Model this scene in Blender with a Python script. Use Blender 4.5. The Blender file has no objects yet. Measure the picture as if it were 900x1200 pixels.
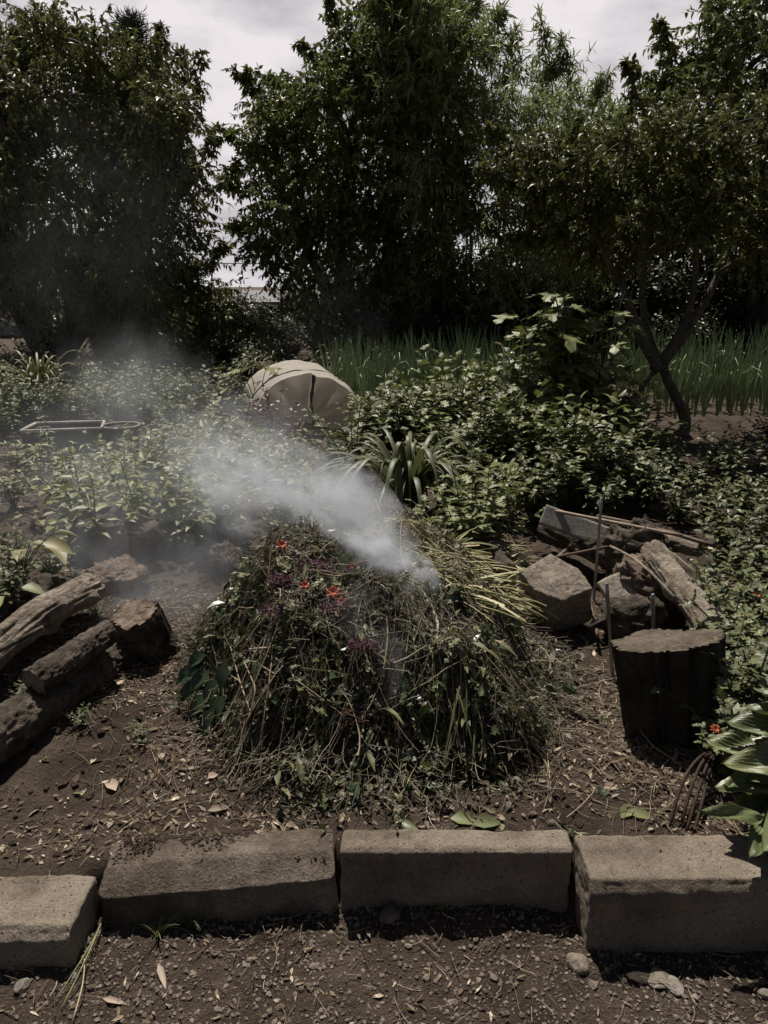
import bpy, bmesh, math, random
import numpy as np
from math import radians, pi, sin, cos, tan

rng = np.random.default_rng(11)
random.seed(11)
SC = bpy.context.scene
COL = SC.collection

# ------------------------------------------------------------------ camera geometry
CAM_H, PITCH, FPX = 1.53, radians(17), 867.0
_F = np.array([0, cos(PITCH), -sin(PITCH)]); _U = np.array([0, sin(PITCH), cos(PITCH)]); _R = np.array([1.0, 0, 0])
CAM = np.array([0, 0, CAM_H])

def ray(px, py):
    return _F + (px - 450) / FPX * _R + (600 - py) / FPX * _U

def G(px, py, z=0.15):
    """point at height z seen at a place of the photograph"""
    d = ray(px, py); t = (z - CAM_H) / d[2]
    return CAM + d * t

def AT(px, py, Y):
    d = ray(px, py)
    return CAM + d * (Y / d[1])

def V(*a):
    return np.array(a, float)

def nrm(a):
    a = np.asarray(a, float)
    return a / (np.linalg.norm(a, axis=-1, keepdims=True) + 1e-12)

# ------------------------------------------------------------------ value noise
def _h(ix, iy, iz, seed):
    n = (ix * 374761393 + iy * 668265263 + iz * 2147483647 + seed * 974634777) & 0xffffffff
    n = ((n ^ (n >> 13)) * 1274126177) & 0xffffffff
    n = (n ^ (n >> 16)) & 0xffffffff
    return n / 4294967295.0

def vn(p, seed=0):
    p = np.asarray(p, float)
    i = np.floor(p).astype(np.int64); f = p - i; f = f * f * (3 - 2 * f)
    r = 0
    for a in (0, 1):
        for b in (0, 1):
            for c in (0, 1):
                w = (f[..., 0] if a else 1 - f[..., 0]) * (f[..., 1] if b else 1 - f[..., 1]) * (f[..., 2] if c else 1 - f[..., 2])
                r = r + w * _h(i[..., 0] + a, i[..., 1] + b, i[..., 2] + c, seed)
    return r * 2 - 1

def fbm(p, seed=0, oct=4, gain=.5):
    p = np.asarray(p, float); r = 0; a = 1; s = 0
    for k in range(oct):
        r = r + a * vn(p * (2.03 ** k) + k * 7.3, seed + k); s += a; a *= gain
    return r / s

def p3(x, y, z=0.0):
    x, y = np.broadcast_arrays(np.asarray(x, float), np.asarray(y, float))
    return np.stack([x, y, np.zeros_like(x) + z], -1)

# ------------------------------------------------------------------ terrain
def sstep(a, b, x):
    t = np.clip((x - a) / (b - a), 0, 1)
    return t * t * (3 - 2 * t)

def H0(x, y):
    x = np.asarray(x, float); y = np.asarray(y, float)
    s = np.interp(x, [-3, -.80, -.70, -.12, -.10, .46, .5, 3], [1.44, 1.46, 1.53, 1.57, 1.545, 1.545, 1.49, 1.49])
    top = np.interp(x, [-3, -.80, -.65, -.12, -.08, .46, .5, 3], [.095, .095, .12, .13, .16, .16, .175, .175])
    top = top + (.15 - top) * sstep(1.65, 2.3, y)
    z = top * sstep(s - .035, s + .035, y)
    # soil banked up under the logs and along the left bed
    z = z + .16 * np.exp(-(((x + 1.55) / .42) ** 2 + ((y - 2.75) / .7) ** 2))
    z = z + .10 * np.exp(-(((x + 1.6) / 1.0) ** 2 + ((y - 4.3) / .9) ** 2))
    z = z + .022 * np.exp(-((y - 1.485) / .05) ** 2) * sstep(-.14, -.04, x) * (1 - sstep(.30, .46, x)) * (y < 1.53)
    # ridge of earth at the right, in front of the onions
    z = z + .12 * np.exp(-(((x - 3.6) / .8) ** 4 + ((y - 7.35) / .32) ** 4))
    return z

def H(x, y):
    x = np.asarray(x, float); y = np.asarray(y, float)
    near = np.clip(1.5 - y / 12, .1, 1)
    return H0(x, y) + near * (.022 * fbm(p3(x * 2.2, y * 2.2), 3, 3) + .012 * fbm(p3(x * 11, y * 11), 5, 3) + .007 * fbm(p3(x * 38, y * 38), 9, 3))

def on(px, py, dz=0.0):
    """where the ground is seen at a place of the photograph"""
    z = .15
    for _ in range(4):
        p = G(px, py, z); z = float(H(p[0], p[1]))
    return V(p[0], p[1], z + dz)

# ------------------------------------------------------------------ mesh collector
class MB:
    def __init__(s):
        s.v = []; s.f = []; s.n = 0
    def add(s, v, faces, mat=0, smooth=True):
        v = np.asarray(v, float).reshape(-1, 3)
        for f in faces:
            f = np.asarray(f, np.int64)
            if f.size:
                s.f.append((f + s.n, mat, smooth))
        s.v.append(v); s.n += len(v)
        return s
    def mesh(s, name, mats, origin=None):
        v = np.concatenate(s.v) if s.v else np.zeros((0, 3))
        if origin is not None: v = v - np.asarray(origin)
        me = bpy.data.meshes.new(name)
        li = np.concatenate([f.ravel() for f, _, _ in s.f]).astype(np.int32)
        tot = np.concatenate([np.full(len(f), f.shape[1], np.int32) for f, _, _ in s.f])
        mi = np.concatenate([np.full(len(f), m, np.int32) for f, m, _ in s.f])
        sm = np.concatenate([np.full(len(f), x, bool) for f, _, x in s.f])
        st = np.concatenate([[0], np.cumsum(tot)[:-1]]).astype(np.int32)
        me.vertices.add(len(v)); me.vertices.foreach_set('co', v.astype(np.float32).ravel())
        me.loops.add(len(li)); me.loops.foreach_set('vertex_index', li)
        me.polygons.add(len(tot)); me.polygons.foreach_set('loop_start', st); me.polygons.foreach_set('loop_total', tot)
        me.polygons.foreach_set('material_index', mi); me.polygons.foreach_set('use_smooth', sm)
        me.update(calc_edges=True); me.validate()
        for m in (mats if isinstance(mats, (list, tuple)) else [mats]): me.materials.append(m)
        return me

def tag(o, label=None, cat=None, group=None, kind=None):
    if label: o['label'] = label
    if cat: o['category'] = cat
    if group: o['group'] = group
    if kind: o['kind'] = kind
    return o

def empty(name, loc, label=None, cat=None, group=None, rz=0, scale=1.0):
    o = bpy.data.objects.new(name, None); COL.objects.link(o)
    o.location = [float(c) for c in loc]; o.rotation_euler = (0, 0, rz); o.scale = (scale,) * 3
    o.empty_display_size = .05
    return tag(o, label, cat, group)

def obj(name, mb, mats, parent=None, origin=None, **kw):
    """links one mesh object; a parent is an unrotated Empty or a part under one, the mesh is given in world coordinates"""
    if parent is not None:
        o0 = V(0, 0, 0); q = parent
        while q is not None:
            o0 = o0 + np.array(q.location); q = q.parent
        me = mb.mesh(name, mats, o0); o = bpy.data.objects.new(name, me); o.parent = parent
    else:
        me = mb.mesh(name, mats, origin); o = bpy.data.objects.new(name, me)
        if origin is not None: o.location = [float(c) for c in origin]
    COL.objects.link(o)
    return tag(o, **kw)

def inst(name, proto, loc, label, cat, group=None, rz=0.0, scale=1.0):
    """a copy of a plant built once: proto = list of (part name, mesh)"""
    t = empty(name, loc, label, cat, group, rz, scale)
    for pn, me in proto:
        c = bpy.data.objects.new(pn, me); COL.objects.link(c); c.parent = t
    return t

# ------------------------------------------------------------------ shape makers
def tubes(mb, paths, rad, k=6, mat=0, cap=True):
    """paths (N,K,3), rad (N,K) or (K,)"""
    P = np.asarray(paths, float)
    if P.ndim == 2: P = P[None]
    N, K, _ = P.shape
    r = np.broadcast_to(np.asarray(rad, float), (N, K))
    T = np.gradient(P, axis=1); T = nrm(T)
    ref = np.where(np.abs(T[..., 2:3]) > .9, V(1, 0, 0), V(0, 0, 1))
    ref = np.broadcast_to(ref[:, :1], T.shape) if K < 4 else ref
    A = nrm(np.cross(T, ref)); 
    for i in range(1, K):
        a = A[:, i - 1] - T[:, i] * np.sum(A[:, i - 1] * T[:, i], -1, keepdims=True)
        A[:, i] = nrm(a)
    B = np.cross(T, A)
    th = np.arange(k) / k * 2 * pi
    X = P[:, :, None] + r[:, :, None, None] * (np.cos(th)[:, None] * A[:, :, None] + np.sin(th)[:, None] * B[:, :, None])
    idx = np.arange(N * K * k).reshape(N, K, k)
    a = idx[:, :-1]; b = idx[:, 1:]
    f = np.stack([a, np.roll(a, -1, 2), np.roll(b, -1, 2), b], -1).reshape(-1, 4)
    fs = [f]
    if cap and k > 3:
        fs += [idx[:, 0, ::-1], idx[:, -1]]
    mb.add(X, fs, mat)
    return mb

def ribbons(mb, paths, width, side=None, mat=0, vee=0.25, smooth=True):
    """folded strips: paths (N,K,3), width (N,K)"""
    P = np.asarray(paths, float); N, K, _ = P.shape
    w = np.broadcast_to(np.asarray(width, float), (N, K))
    T = nrm(np.gradient(P, axis=1))
    if side is None:
        side = np.cross(T[:, 0], V(0, 0, 1)) + rng.normal(0, .25, (N, 3))
    S = np.broadcast_to(np.asarray(side, float)[:, None], P.shape)
    S = nrm(S - T * np.sum(S * T, -1, keepdims=True)); Nn = np.cross(S, T)
    L = P - S * w[..., None] / 2 + Nn * (w[..., None] * vee / 2); R = P + S * w[..., None] / 2 + Nn * (w[..., None] * vee / 2)
    X = np.stack([L, P, R], 2)
    idx = np.arange(N * K * 3).reshape(N, K, 3)
    f = []
    for c in (0, 1):
        f.append(np.stack([idx[:, :-1, c], idx[:, :-1, c + 1], idx[:, 1:, c + 1], idx[:, 1:, c]], -1).reshape(-1, 4))
    mb.add(X, f, mat, smooth)
    return mb

def _ovate(fold=.10, a=.5, b=.36, u1=.30, u2=.66):
    p = [(0, 0, 0), (u1, 0, 0), (u2, 0, 0), (1, 0, 0), (u1, -a, fold), (u2, -b, fold), (u1, a, fold), (u2, b, fold)]
    return np.array(p, float), [np.array([(0, 1, 4), (2, 3, 5), (0, 6, 1), (2, 7, 3)]), np.array([(1, 2, 5, 4), (1, 6, 7, 2)])]

def _lobed(lobes, fold=.05):
    """outline of a leaf cut into lobes: list of (u, v) on the right side, mirrored"""
    r = [(0.0, 0.0)] + lobes + [(1.0, 0.0)]
    mid = [(u, 0.0) for u, v in r]
    P = [(u, 0, 0) for u, v in r] + [(u, v, fold * (1 + math.sin(i * 2.1))) for i, (u, v) in enumerate(r)] + [(u, -v, fold * (1 + math.sin(i * 1.7))) for i, (u, v) in enumerate(r)]
    n = len(r); f = []
    for i in range(n - 1):
        f.append((i, n + i, n + i + 1, i + 1)); f.append((i, i + 1, 2 * n + i + 1, 2 * n + i))
    return np.array(P, float), [np.array(f)]

TM = {
    'diamond': (np.array([(0, 0, 0), (.42, -.5, .09), (1, 0, 0), (.42, .5, .09)], float), [np.array([(0, 2, 1), (0, 3, 2)])]),
    'ovate': _ovate(),
    'broad': _ovate(.14, .5, .42, .28, .62),
    'lance': _ovate(.06, .5, .40, .30, .62),
    'mugwort': _lobed([(.06, .08), (.20, .50), (.36, .16), (.46, .52), (.62, .16), (.72, .38), (.84, .14)], .03),
    'maple': _lobed([(-.12, .30), (.02, .56), (.16, .30), (.46, .66), (.48, .22), (.80, .26)], .03),
}

def leaves(mb, pos, d, n, L, W, tmpl='ovate', curl=0.15, mat=0, smooth=False):
    P, F = TM[tmpl]
    pos = np.asarray(pos, float); N = len(pos)
    if N == 0: return mb
    t = nrm(d); s = nrm(np.cross(t, n)); nn = np.cross(s, t)
    L = np.broadcast_to(np.asarray(L, float), (N,)); W = np.broadcast_to(np.asarray(W, float), (N,)); curl = np.broadcast_to(np.asarray(curl, float), (N,))
    u = P[:, 0]; v = P[:, 1]; w = P[:, 2]
    X = pos[:, None] + t[:, None] * (L[:, None] * u)[..., None] + s[:, None] * (W[:, None] * v)[..., None] \
        + nn[:, None] * (W[:, None] * w * 1.6 - (L * curl)[:, None] * u ** 2)[..., None]
    k = len(P); off = (np.arange(N) * k)[:, None, None]
    mb.add(X, [(f[None] + off).reshape(-1, f.shape[1]) for f in F], mat, smooth)
    return mb

def rot_to(e):
    from mathutils import Euler
    return np.array(Euler(e).to_matrix())

def rbox(mb, size, loc, rot=(0, 0, 0), r=.01, res=.02, cuts=(), noise=.003, nfreq=14, seed=0, mat=0, big=0.0):
    """block with worn rounded edges; cuts = planes (normal, distance) in local axes"""
    a = np.asarray(size, float) / 2
    ns = [max(2, int(round(2 * a[i] / res))) for i in range(3)]
    lin = [np.linspace(-a[i], a[i], ns[i] + 1) for i in range(3)]
    Vs, Fs, n0 = [], [], 0
    for ax in range(3):
        i, j = (ax + 1) % 3, (ax + 2) % 3
        for sg in (-1, 1):
            u, v = np.meshgrid(lin[i], lin[j], indexing='ij')
            p = np.zeros(u.shape + (3,)); p[..., i] = u; p[..., j] = v; p[..., ax] = sg * a[ax]
            id_ = np.arange(u.size).reshape(u.shape) + n0; n0 += u.size
            q = np.stack([id_[:-1, :-1], id_[1:, :-1], id_[1:, 1:], id_[:-1, 1:]], -1).reshape(-1, 4)
            Fs.append(q if sg > 0 else q[:, ::-1]); Vs.append(p.reshape(-1, 3))
    P = np.concatenate(Vs); F = np.concatenate(Fs)
    key = np.round(P * 1e5).astype(np.int64)
    _, ix, inv = np.unique(key, axis=0, return_index=True, return_inverse=True)
    P = P[ix]; F = np.asarray(inv).reshape(-1)[F]
    q = np.clip(P, -(a - r), a - r); nn = nrm(P - q); P = q + nn * r
    for cn, cd in cuts:
        cn = nrm(cn); over = P @ cn - cd
        P = P - np.where(over > 0, over, 0)[:, None] * cn
    P = P + nn * (fbm(P * nfreq + seed * 3.7, seed, 4)[:, None] * noise + (big * fbm(P * nfreq * .25 + seed, seed + 5, 2))[:, None])
    pits = np.clip(vn(P * nfreq * 6 + seed, seed + 9) - .55, 0, 1)
    P = P - nn * (pits * noise * 2.2)[:, None]
    P = P @ rot_to(rot).T + np.asarray(loc)
    mb.add(P, [F], mat)
    return mb

def rock(mb, loc, size, seed=0, rot=(0, 0, 0), cuts=(), amp=.25, sub=4, freq=2.2, mat=0):
    bm = bmesh.new(); bmesh.ops.create_icosphere(bm, subdivisions=sub, radius=1)
    P = np.array([v.co[:] for v in bm.verts]); F = np.array([[v.index for v in f.verts] for f in bm.faces]); bm.free()
    nn = P.copy()
    if sub < 5 and size[0] > .05: pass
    P = P * (1 + amp * fbm(P * freq + seed * 1.9, seed, 5, .55))[:, None]
    for cn, cd in cuts:
        cn = nrm(cn); over = P @ cn - cd
        P = P - np.where(over > 0, over * .93, 0)[:, None] * cn
    P = P + nn * (amp * .30 * fbm(P * freq * 3.5 + seed, seed + 3, 4, .65))[:, None]
    P = (P * np.asarray(size)) @ rot_to(rot).T + np.asarray(loc)
    mb.add(P, [F], mat)
    return mb

def log(mb, a, b, r0, r1, seed=0, bark=.10, grain=.45, ridges=0.0, nl=70, k=40, bend=.03, mat=0, endmat=1, knots=2):
    """trunk piece with bark relief and sawn or broken ends"""
    a = np.asarray(a, float); b = np.asarray(b, float); L = np.linalg.norm(b - a)
    t = np.linspace(0, 1, nl); ax = nrm(b - a)
    s1 = nrm(np.cross(ax, V(0, 0, 1))); s2 = np.cross(s1, ax)
    C = a + np.outer(t, b - a) + np.outer(np.sin(t * 4 + seed) * bend * L * .5, s1) + np.outer(np.sin(t * 3 + seed * 2) * bend * L * .4, s2)
    th = np.arange(k) / k * 2 * pi
    rr = (r0 + (r1 - r0) * t)[:, None] * np.ones((1, k))
    cy = np.stack([np.cos(th)[None] * np.ones((nl, 1)) * 2.2, np.sin(th)[None] * np.ones((nl, 1)) * 2.2, (t * L / max(r0, r1) * .8)[:, None] * np.ones((1, k))], -1); cz = cy.copy(); cy = cy * V(1, 1, grain)
    rel = fbm(cy * 1.0 + seed * 5, seed, 3) * 1.0 + .8 * fbm(cy * V(2.6, 2.6, 1.0) + seed, seed + 2, 3) 
    if ridges:
        rel = rel + ridges * np.abs(np.sin(cz[..., 2] * 5.2 + 2.6 * fbm(cz * 1.3, seed + 4, 2) + np.cos(th)[None] * .8)) * (.5 + .7 * fbm(cz * 1.7, seed + 5, 2))
    crack = np.abs(fbm(cy * V(3.2, 3.2, .8) + seed * 2, seed + 6, 3)); rel = rel - 1.1 * np.clip(.16 - crack, 0, 1) / .16 + .22 * fbm(cy * V(7, 7, 5), seed + 7, 3)
    rr = rr * (1 + bark * rel)
    for q in range(knots):
        tk, ak = random.random() * .8 + .1, random.random() * 2 * pi
        rr = rr * (1 + .28 * np.exp(-(((t - tk) * L / r0 / .55)[:, None] ** 2 + (((th[None] - ak + pi) % (2 * pi) - pi) / .55) ** 2)))
    X = C[:, None] + rr[..., None] * (np.cos(th)[None, :, None] * s1 + np.sin(th)[None, :, None] * s2)
    idx = np.arange(nl * k).reshape(nl, k)
    f = np.stack([idx[:-1], idx[1:], np.roll(idx[1:], -1, 1), np.roll(idx[:-1], -1, 1)], -1).reshape(-1, 4)
    n0 = mb.n
    mb.add(X, [f], mat)
    for e, sg in ((0, -1), (nl - 1, 1)):
        c = C[e]; rings = [1, .96, .72, .48, .24, .02]
        R = [c + (X[e] - c) * q + ax * sg * .012 * (fbm(np.stack([np.cos(th) * q * 3, np.sin(th) * q * 3, th * 0 + e], -1), seed + 8, 2)[:, None] * (1 if q < .97 else 0)) for q in rings]
        R = np.array(R); id2 = np.arange(len(rings) * k).reshape(len(rings), k)
        f2 = np.stack([id2[:-1], np.roll(id2[:-1], -1, 1), np.roll(id2[1:], -1, 1), id2[1:]], -1).reshape(-1, 4)
        if sg < 0: f2 = f2[:, ::-1]
        mb.add(R, [f2, (id2[-1] if sg > 0 else id2[-1][::-1])[None]], endmat)
    return mb

# ------------------------------------------------------------------ materials
def mat(name):
    m = bpy.data.materials.new(name); m.use_nodes = True
    nt = m.node_tree; b = nt.nodes['Principled BSDF']
    return m, nt, b

def N(nt, t, **kw):
    n = nt.nodes.new(t)
    for k, v in kw.items():
        if k.startswith('_'): setattr(n, k[1:], v)
        else: n.inputs[k].default_value = v
    return n

def ramp(nt, fac, stops):
    r = nt.nodes.new('ShaderNodeValToRGB'); nt.links.new(fac, r.inputs[0])
    e = r.color_ramp.elements
    while len(e) < len(stops): e.new(.5)
    for i, (p, c) in enumerate(stops):
        e[i].position = p; e[i].color = (*c, 1)
    return r.outputs[0]

def mixc(nt, fac, a, b, mode='MIX'):
    m = nt.nodes.new('ShaderNodeMix'); m.data_type = 'RGBA'; m.blend_type = mode
    for i, v in ((0, fac), (6, a), (7, b)):
        if hasattr(v, 'links'): nt.links.new(v, m.inputs[i])
        elif isinstance(v, (int, float)): m.inputs[i].default_value = v
        else: m.inputs[i].default_value = (*v, 1)
    return m.outputs[2]

def leafmat(name, cols, rough=.45, trans=.22, spec=.5, ttint=(.10, .13, .03), vein=0.0):
    m, nt, b = mat(name)
    g = N(nt, 'ShaderNodeNewGeometry')
    c = ramp(nt, g.outputs['Random Per Island'], [(i / max(1, len(cols) - 1), col) for i, col in enumerate(cols)])
    tc = N(nt, 'ShaderNodeTexCoord'); nz = N(nt, 'ShaderNodeTexNoise', Scale=9.0, Detail=3.0)
    nt.links.new(tc.outputs['Object'], nz.inputs['Vector'])
    v = ramp(nt, nz.outputs[0], [(.3, (.72, .72, .72)), (.7, (1.2, 1.2, 1.15))])
    c = mixc(nt, 1.0, c, v, 'MULTIPLY')
    nt.links.new(c, b.inputs['Base Color'])
    b.inputs['Roughness'].default_value = rough; b.inputs['Specular IOR Level'].default_value = spec
    if trans:
        tr = N(nt, 'ShaderNodeBsdfTranslucent'); mx = N(nt, 'ShaderNodeMixShader', Fac=trans)
        tcx = mixc(nt, .55, c, ttint); nt.links.new(tcx, tr.inputs['Color'])
        nt.links.new(b.outputs[0], mx.inputs[1]); nt.links.new(tr.outputs[0], mx.inputs[2])
        nt.links.new(mx.outputs[0], nt.nodes['Material Output'].inputs['Surface'])
    return m

def ground_like(name, cols, scale=6, bump=.5, rough=.95, fine=60, speck=None, dist=.02):
    m, nt, b = mat(name)
    tc = N(nt, 'ShaderNodeTexCoord')
    n1 = N(nt, 'ShaderNodeTexNoise', Scale=scale, Detail=8.0, Roughness=.65); nt.links.new(tc.outputs['Object'], n1.inputs['Vector'])
    n2 = N(nt, 'ShaderNodeTexNoise', Scale=float(fine), Detail=5.0, Roughness=.7); nt.links.new(tc.outputs['Object'], n2.inputs['Vector'])
    c = ramp(nt, n1.outputs[0], [(.30 + .40 * i / max(1, len(cols) - 1), q) for i, q in enumerate(cols)])
    f = ramp(nt, n2.outputs[0], [(.32, (.62, .62, .62)), (.68, (1.3, 1.3, 1.3))])
    c = mixc(nt, 1.0, c, f, 'MULTIPLY')
    if speck:
        vo = N(nt, 'ShaderNodeTexVoronoi', Scale=float(speck[0])); nt.links.new(tc.outputs['Object'], vo.inputs['Vector'])
        k = ramp(nt, vo.outputs['Distance'], [(speck[2], (1, 1, 1)), (speck[2] + .06, (0, 0, 0))])
        c = mixc(nt, k, c, speck[1])
    nt.links.new(c, b.inputs['Base Color']); b.inputs['Roughness'].default_value = rough; b.inputs['Specular IOR Level'].default_value = .25
    ad = N(nt, 'ShaderNodeMath', _operation='ADD'); nt.links.new(n1.outputs[0], ad.inputs[0]); nt.links.new(n2.outputs[0], ad.inputs[1])
    bp = N(nt, 'ShaderNodeBump', Strength=bump, Distance=dist); nt.links.new(ad.outputs[0], bp.inputs['Height']); nt.links.new(bp.outputs[0], b.inputs['Normal'])
    return m

def plain(name, col, rough=.6, metal=0.0, var=.25, scale=12, bump=.1):
    m = ground_like(name, [tuple(c * (1 - var) for c in col), tuple(min(1, c * (1 + var)) for c in col)], scale=scale, bump=bump, rough=rough, fine=scale * 7, dist=.004)
    m.node_tree.nodes['Principled BSDF'].inputs['Metallic'].default_value = metal
    return m

M = {}
M['soil'] = ground_like('soil', [(.042, .030, .023), (.090, .066, .049), (.145, .110, .084)], 5, 1.0, fine=110, dist=.025)
M['stone_bit'] = None
def islandmat(name, cols, rough=.85, bump=.4, fine=80):
    m, nt, b = mat(name)
    g = N(nt, 'ShaderNodeNewGeometry')
    c = ramp(nt, g.outputs['Random Per Island'], [(i / max(1, len(cols) - 1), q) for i, q in enumerate(cols)])
    tc = N(nt, 'ShaderNodeTexCoord'); n2 = N(nt, 'ShaderNodeTexNoise', Scale=float(fine), Detail=4.0); nt.links.new(tc.outputs['Object'], n2.inputs['Vector'])
    f = ramp(nt, n2.outputs[0], [(.3, (.65, .65, .65)), (.7, (1.25, 1.25, 1.25))])
    c = mixc(nt, 1.0, c, f, 'MULTIPLY'); nt.links.new(c, b.inputs['Base Color'])
    b.inputs['Roughness'].default_value = rough; b.inputs['Specular IOR Level'].default_value = .3
    bp = N(nt, 'ShaderNodeBump', Strength=bump, Distance=.004); nt.links.new(n2.outputs[0], bp.inputs['Height']); nt.links.new(bp.outputs[0], b.inputs['Normal'])
    return m
M['gravel'] = islandmat('gravel', [(.09, .070, .056), (.17, .14, .115), (.125, .10, .08), (.24, .205, .175), (.10, .08, .065), (.19, .155, .13)])
M['litter'] = islandmat('litter', [(.10, .07, .05), (.30, .24, .17), (.16, .11, .075), (.06, .045, .034), (.55, .46, .35), (.12, .11, .06), (.075, .05, .04), (.24, .18, .13)])
M['concrete'] = ground_like('concrete', [(.10, .079, .061), (.245, .203, .162), (.35, .30, .245)], 4, .9, fine=170, speck=(56, (.075, .058, .045), .12), dist=.008)
M['concrete_soiled'] = ground_like('concrete_soiled', [(.070, .051, .038), (.165, .135, .106), (.32, .275, .23)], 5, 1.0, fine=120, speck=(40, (.07, .054, .042), .09), dist=.012)
M['stone'] = ground_like('stone', [(.15, .125, .10), (.25, .215, .175), (.31, .27, .225)], 8, .8, fine=70, speck=(34, (.08, .066, .052), .07), dist=.012)
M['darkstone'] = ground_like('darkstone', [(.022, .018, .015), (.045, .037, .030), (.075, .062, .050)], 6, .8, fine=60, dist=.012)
M['bark'] = ground_like('bark', [(.028, .022, .018), (.10, .083, .067), (.23, .195, .16)], 13, 1.0, fine=70, dist=.02)
M['barkpale'] = ground_like('barkpale', [(.08, .064, .05), (.25, .21, .168), (.40, .34, .28)], 11, 1.0, fine=60, dist=.018)
M['cutwood'] = ground_like('cutwood', [(.12, .095, .07), (.24, .195, .145), (.30, .25, .19)], 10, .6, fine=60, dist=.008)
M['rotwood'] = ground_like('rotwood', [(.09, .065, .05), (.21, .16, .125), (.30, .24, .195)], 12, 1.0, fine=45, dist=.02)
M['trunkbark'] = ground_like('trunkbark', [(.05, .042, .035), (.11, .09, .075), (.16, .135, .11)], 10, .8, fine=40, dist=.01)
M['greyboard'] = ground_like('greyboard', [(.16, .15, .14), (.23, .215, .20), (.28, .26, .245)], 6, .4, fine=90, dist=.004)
M['steel'] = plain('steel', (.30, .30, .31), .42, .85, .2, 30)
M['rust'] = plain('rust', (.05, .032, .027), .7, .3, .4, 40, .4)
M['rustroot'] = plain('rustroot', (.12, .065, .045), .8, 0, .3, 40)
M['cane'] = plain('cane', (.30, .24, .17), .6, 0, .35, 18)
M['canedark'] = plain('canedark', (.13, .09, .065), .65, 0, .4, 18)
M['netcloth'] = ground_like('netcloth', [(.66, .62, .56), (.74, .70, .64)], 4, .3, fine=220, dist=.003)
M['netdark'] = plain('netdark', (.07, .085, .085), .8, 0, .3, 30)
M['blackplastic'] = plain('blackplastic', (.035, .036, .038), .5, 0, .3, 6)
M['rim'] = plain('rim', (.42, .37, .35), .5, 0, .15, 10)
M['plank'] = plain('plank', (.36, .29, .22), .8, 0, .3, 14, .3)
M['roofgrey'] = plain('roofgrey', (.17, .17, .18), .6, 0, .15, 3)
M['wallwhite'] = plain('wallwhite', (.62, .61, .60), .8, 0, .08, 2)
M['wallgrey'] = plain('wallgrey', (.10, .10, .105), .8, 0, .2, 2)
M['paneglass'] = plain('paneglass', (.04, .05, .055), .12, 0, .1, 2, 0)
M['cable'] = plain('cable', (.02, .02, .02), .6)

# foliage: dark, desaturated greens
M['lf_left'] = leafmat('leaf_left_tree', [(0.0909, 0.1113, 0.0433), (0.1637, 0.178, 0.0677), (0.1365, 0.1483, 0.0542), (0.2274, 0.2152, 0.0868)], .45, .26)
M['lf_mid'] = leafmat('leaf_mid_tree', [(0.0968, 0.125, 0.0434), (0.1696, 0.1975, 0.0674), (0.1372, 0.1646, 0.0578), (0.2339, 0.2501, 0.0866)], .45, .30)
M['lf_bamboo'] = leafmat('leaf_bamboo', [(0.1692, 0.2258, 0.0993), (0.2637, 0.3225, 0.1439), (0.2072, 0.2742, 0.1191), (0.3576, 0.4031, 0.1863)], .45, .42)
M['lf_right'] = leafmat('leaf_right_tree', [(0.0647, 0.0913, 0.031), (0.1189, 0.1349, 0.0465), (0.1836, 0.1349, 0.0589), (0.0972, 0.113, 0.0371), (0.0863, 0.1196, 0.0403)], .48, .28)
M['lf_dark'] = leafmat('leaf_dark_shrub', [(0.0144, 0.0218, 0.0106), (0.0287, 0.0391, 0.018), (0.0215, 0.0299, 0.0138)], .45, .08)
M['lf_mugwort'] = leafmat('leaf_mugwort', [(0.0897, 0.1115, 0.0444), (0.1343, 0.155, 0.064), (0.1111, 0.1364, 0.0542), (0.1792, 0.1937, 0.0863), (0.12, 0.115, 0.055), (0.05, 0.07, 0.035)], .5, .22)
M['lf_potato'] = leafmat('leaf_potato', [(0.137, 0.158, 0.0628), (0.201, 0.2212, 0.0904), (0.1645, 0.1896, 0.0753), (0.2741, 0.2687, 0.1194)], .5, .25)
M['lf_fig'] = leafmat('leaf_fig', [(0.1221, 0.1496, 0.0531), (0.1934, 0.2201, 0.0813), (0.1527, 0.1761, 0.0643)], .5, .25)
M['lf_big'] = leafmat('leaf_big', [(0.1139, 0.1409, 0.0566), (0.1771, 0.1972, 0.0849), (0.253, 0.2479, 0.1226)], .5, .25)
M['lf_yellow'] = leafmat('leaf_yellow', [(.20, .19, .09), (.26, .235, .12)], .5, .25)
M['lf_hosta'] = leafmat('leaf_hosta', [(0.099, 0.1235, 0.0541), (0.1386, 0.1646, 0.0738), (0.1716, 0.1882, 0.0886)], .38, .2)
M['lf_strap'] = leafmat('leaf_strap', [(0.0702, 0.0846, 0.0399), (0.1072, 0.1176, 0.0585), (0.0867, 0.0993, 0.0492)], .5, .25)
M['lf_onion'] = leafmat('leaf_onion', [(0.1985, 0.2807, 0.144), (0.3076, 0.3913, 0.2088), (0.2481, 0.3315, 0.1728)], .42, .22)
M['lf_red'] = leafmat('leaf_red', [(0.06, 0.0216, 0.0264), (0.102, 0.0336, 0.042), (0.048, 0.024, 0.0264)], .45, .2, ttint=(.12, .03, .03))
M['lf_grass'] = leafmat('leaf_grass', [(0.0693, 0.0851, 0.0344), (0.1309, 0.1372, 0.0574), (0.1848, 0.1646, 0.0804)], .5, .2)
M['lf_cut'] = leafmat('leaf_cut', [(0.0517, 0.0529, 0.0253), (0.0978, 0.1012, 0.0483), (0.0517, 0.0368, 0.0299), (0.161, 0.138, 0.0805), (0.069, 0.0517, 0.0368), (0.0633, 0.0747, 0.0322)], .5, .15)
M['straw'] = leafmat('straw', [(.40, .34, .18), (.58, .51, .33), (.32, .33, .16), (.22, .23, .10), (.47, .40, .23)], .5, .2, ttint=(.2, .17, .06))
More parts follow.
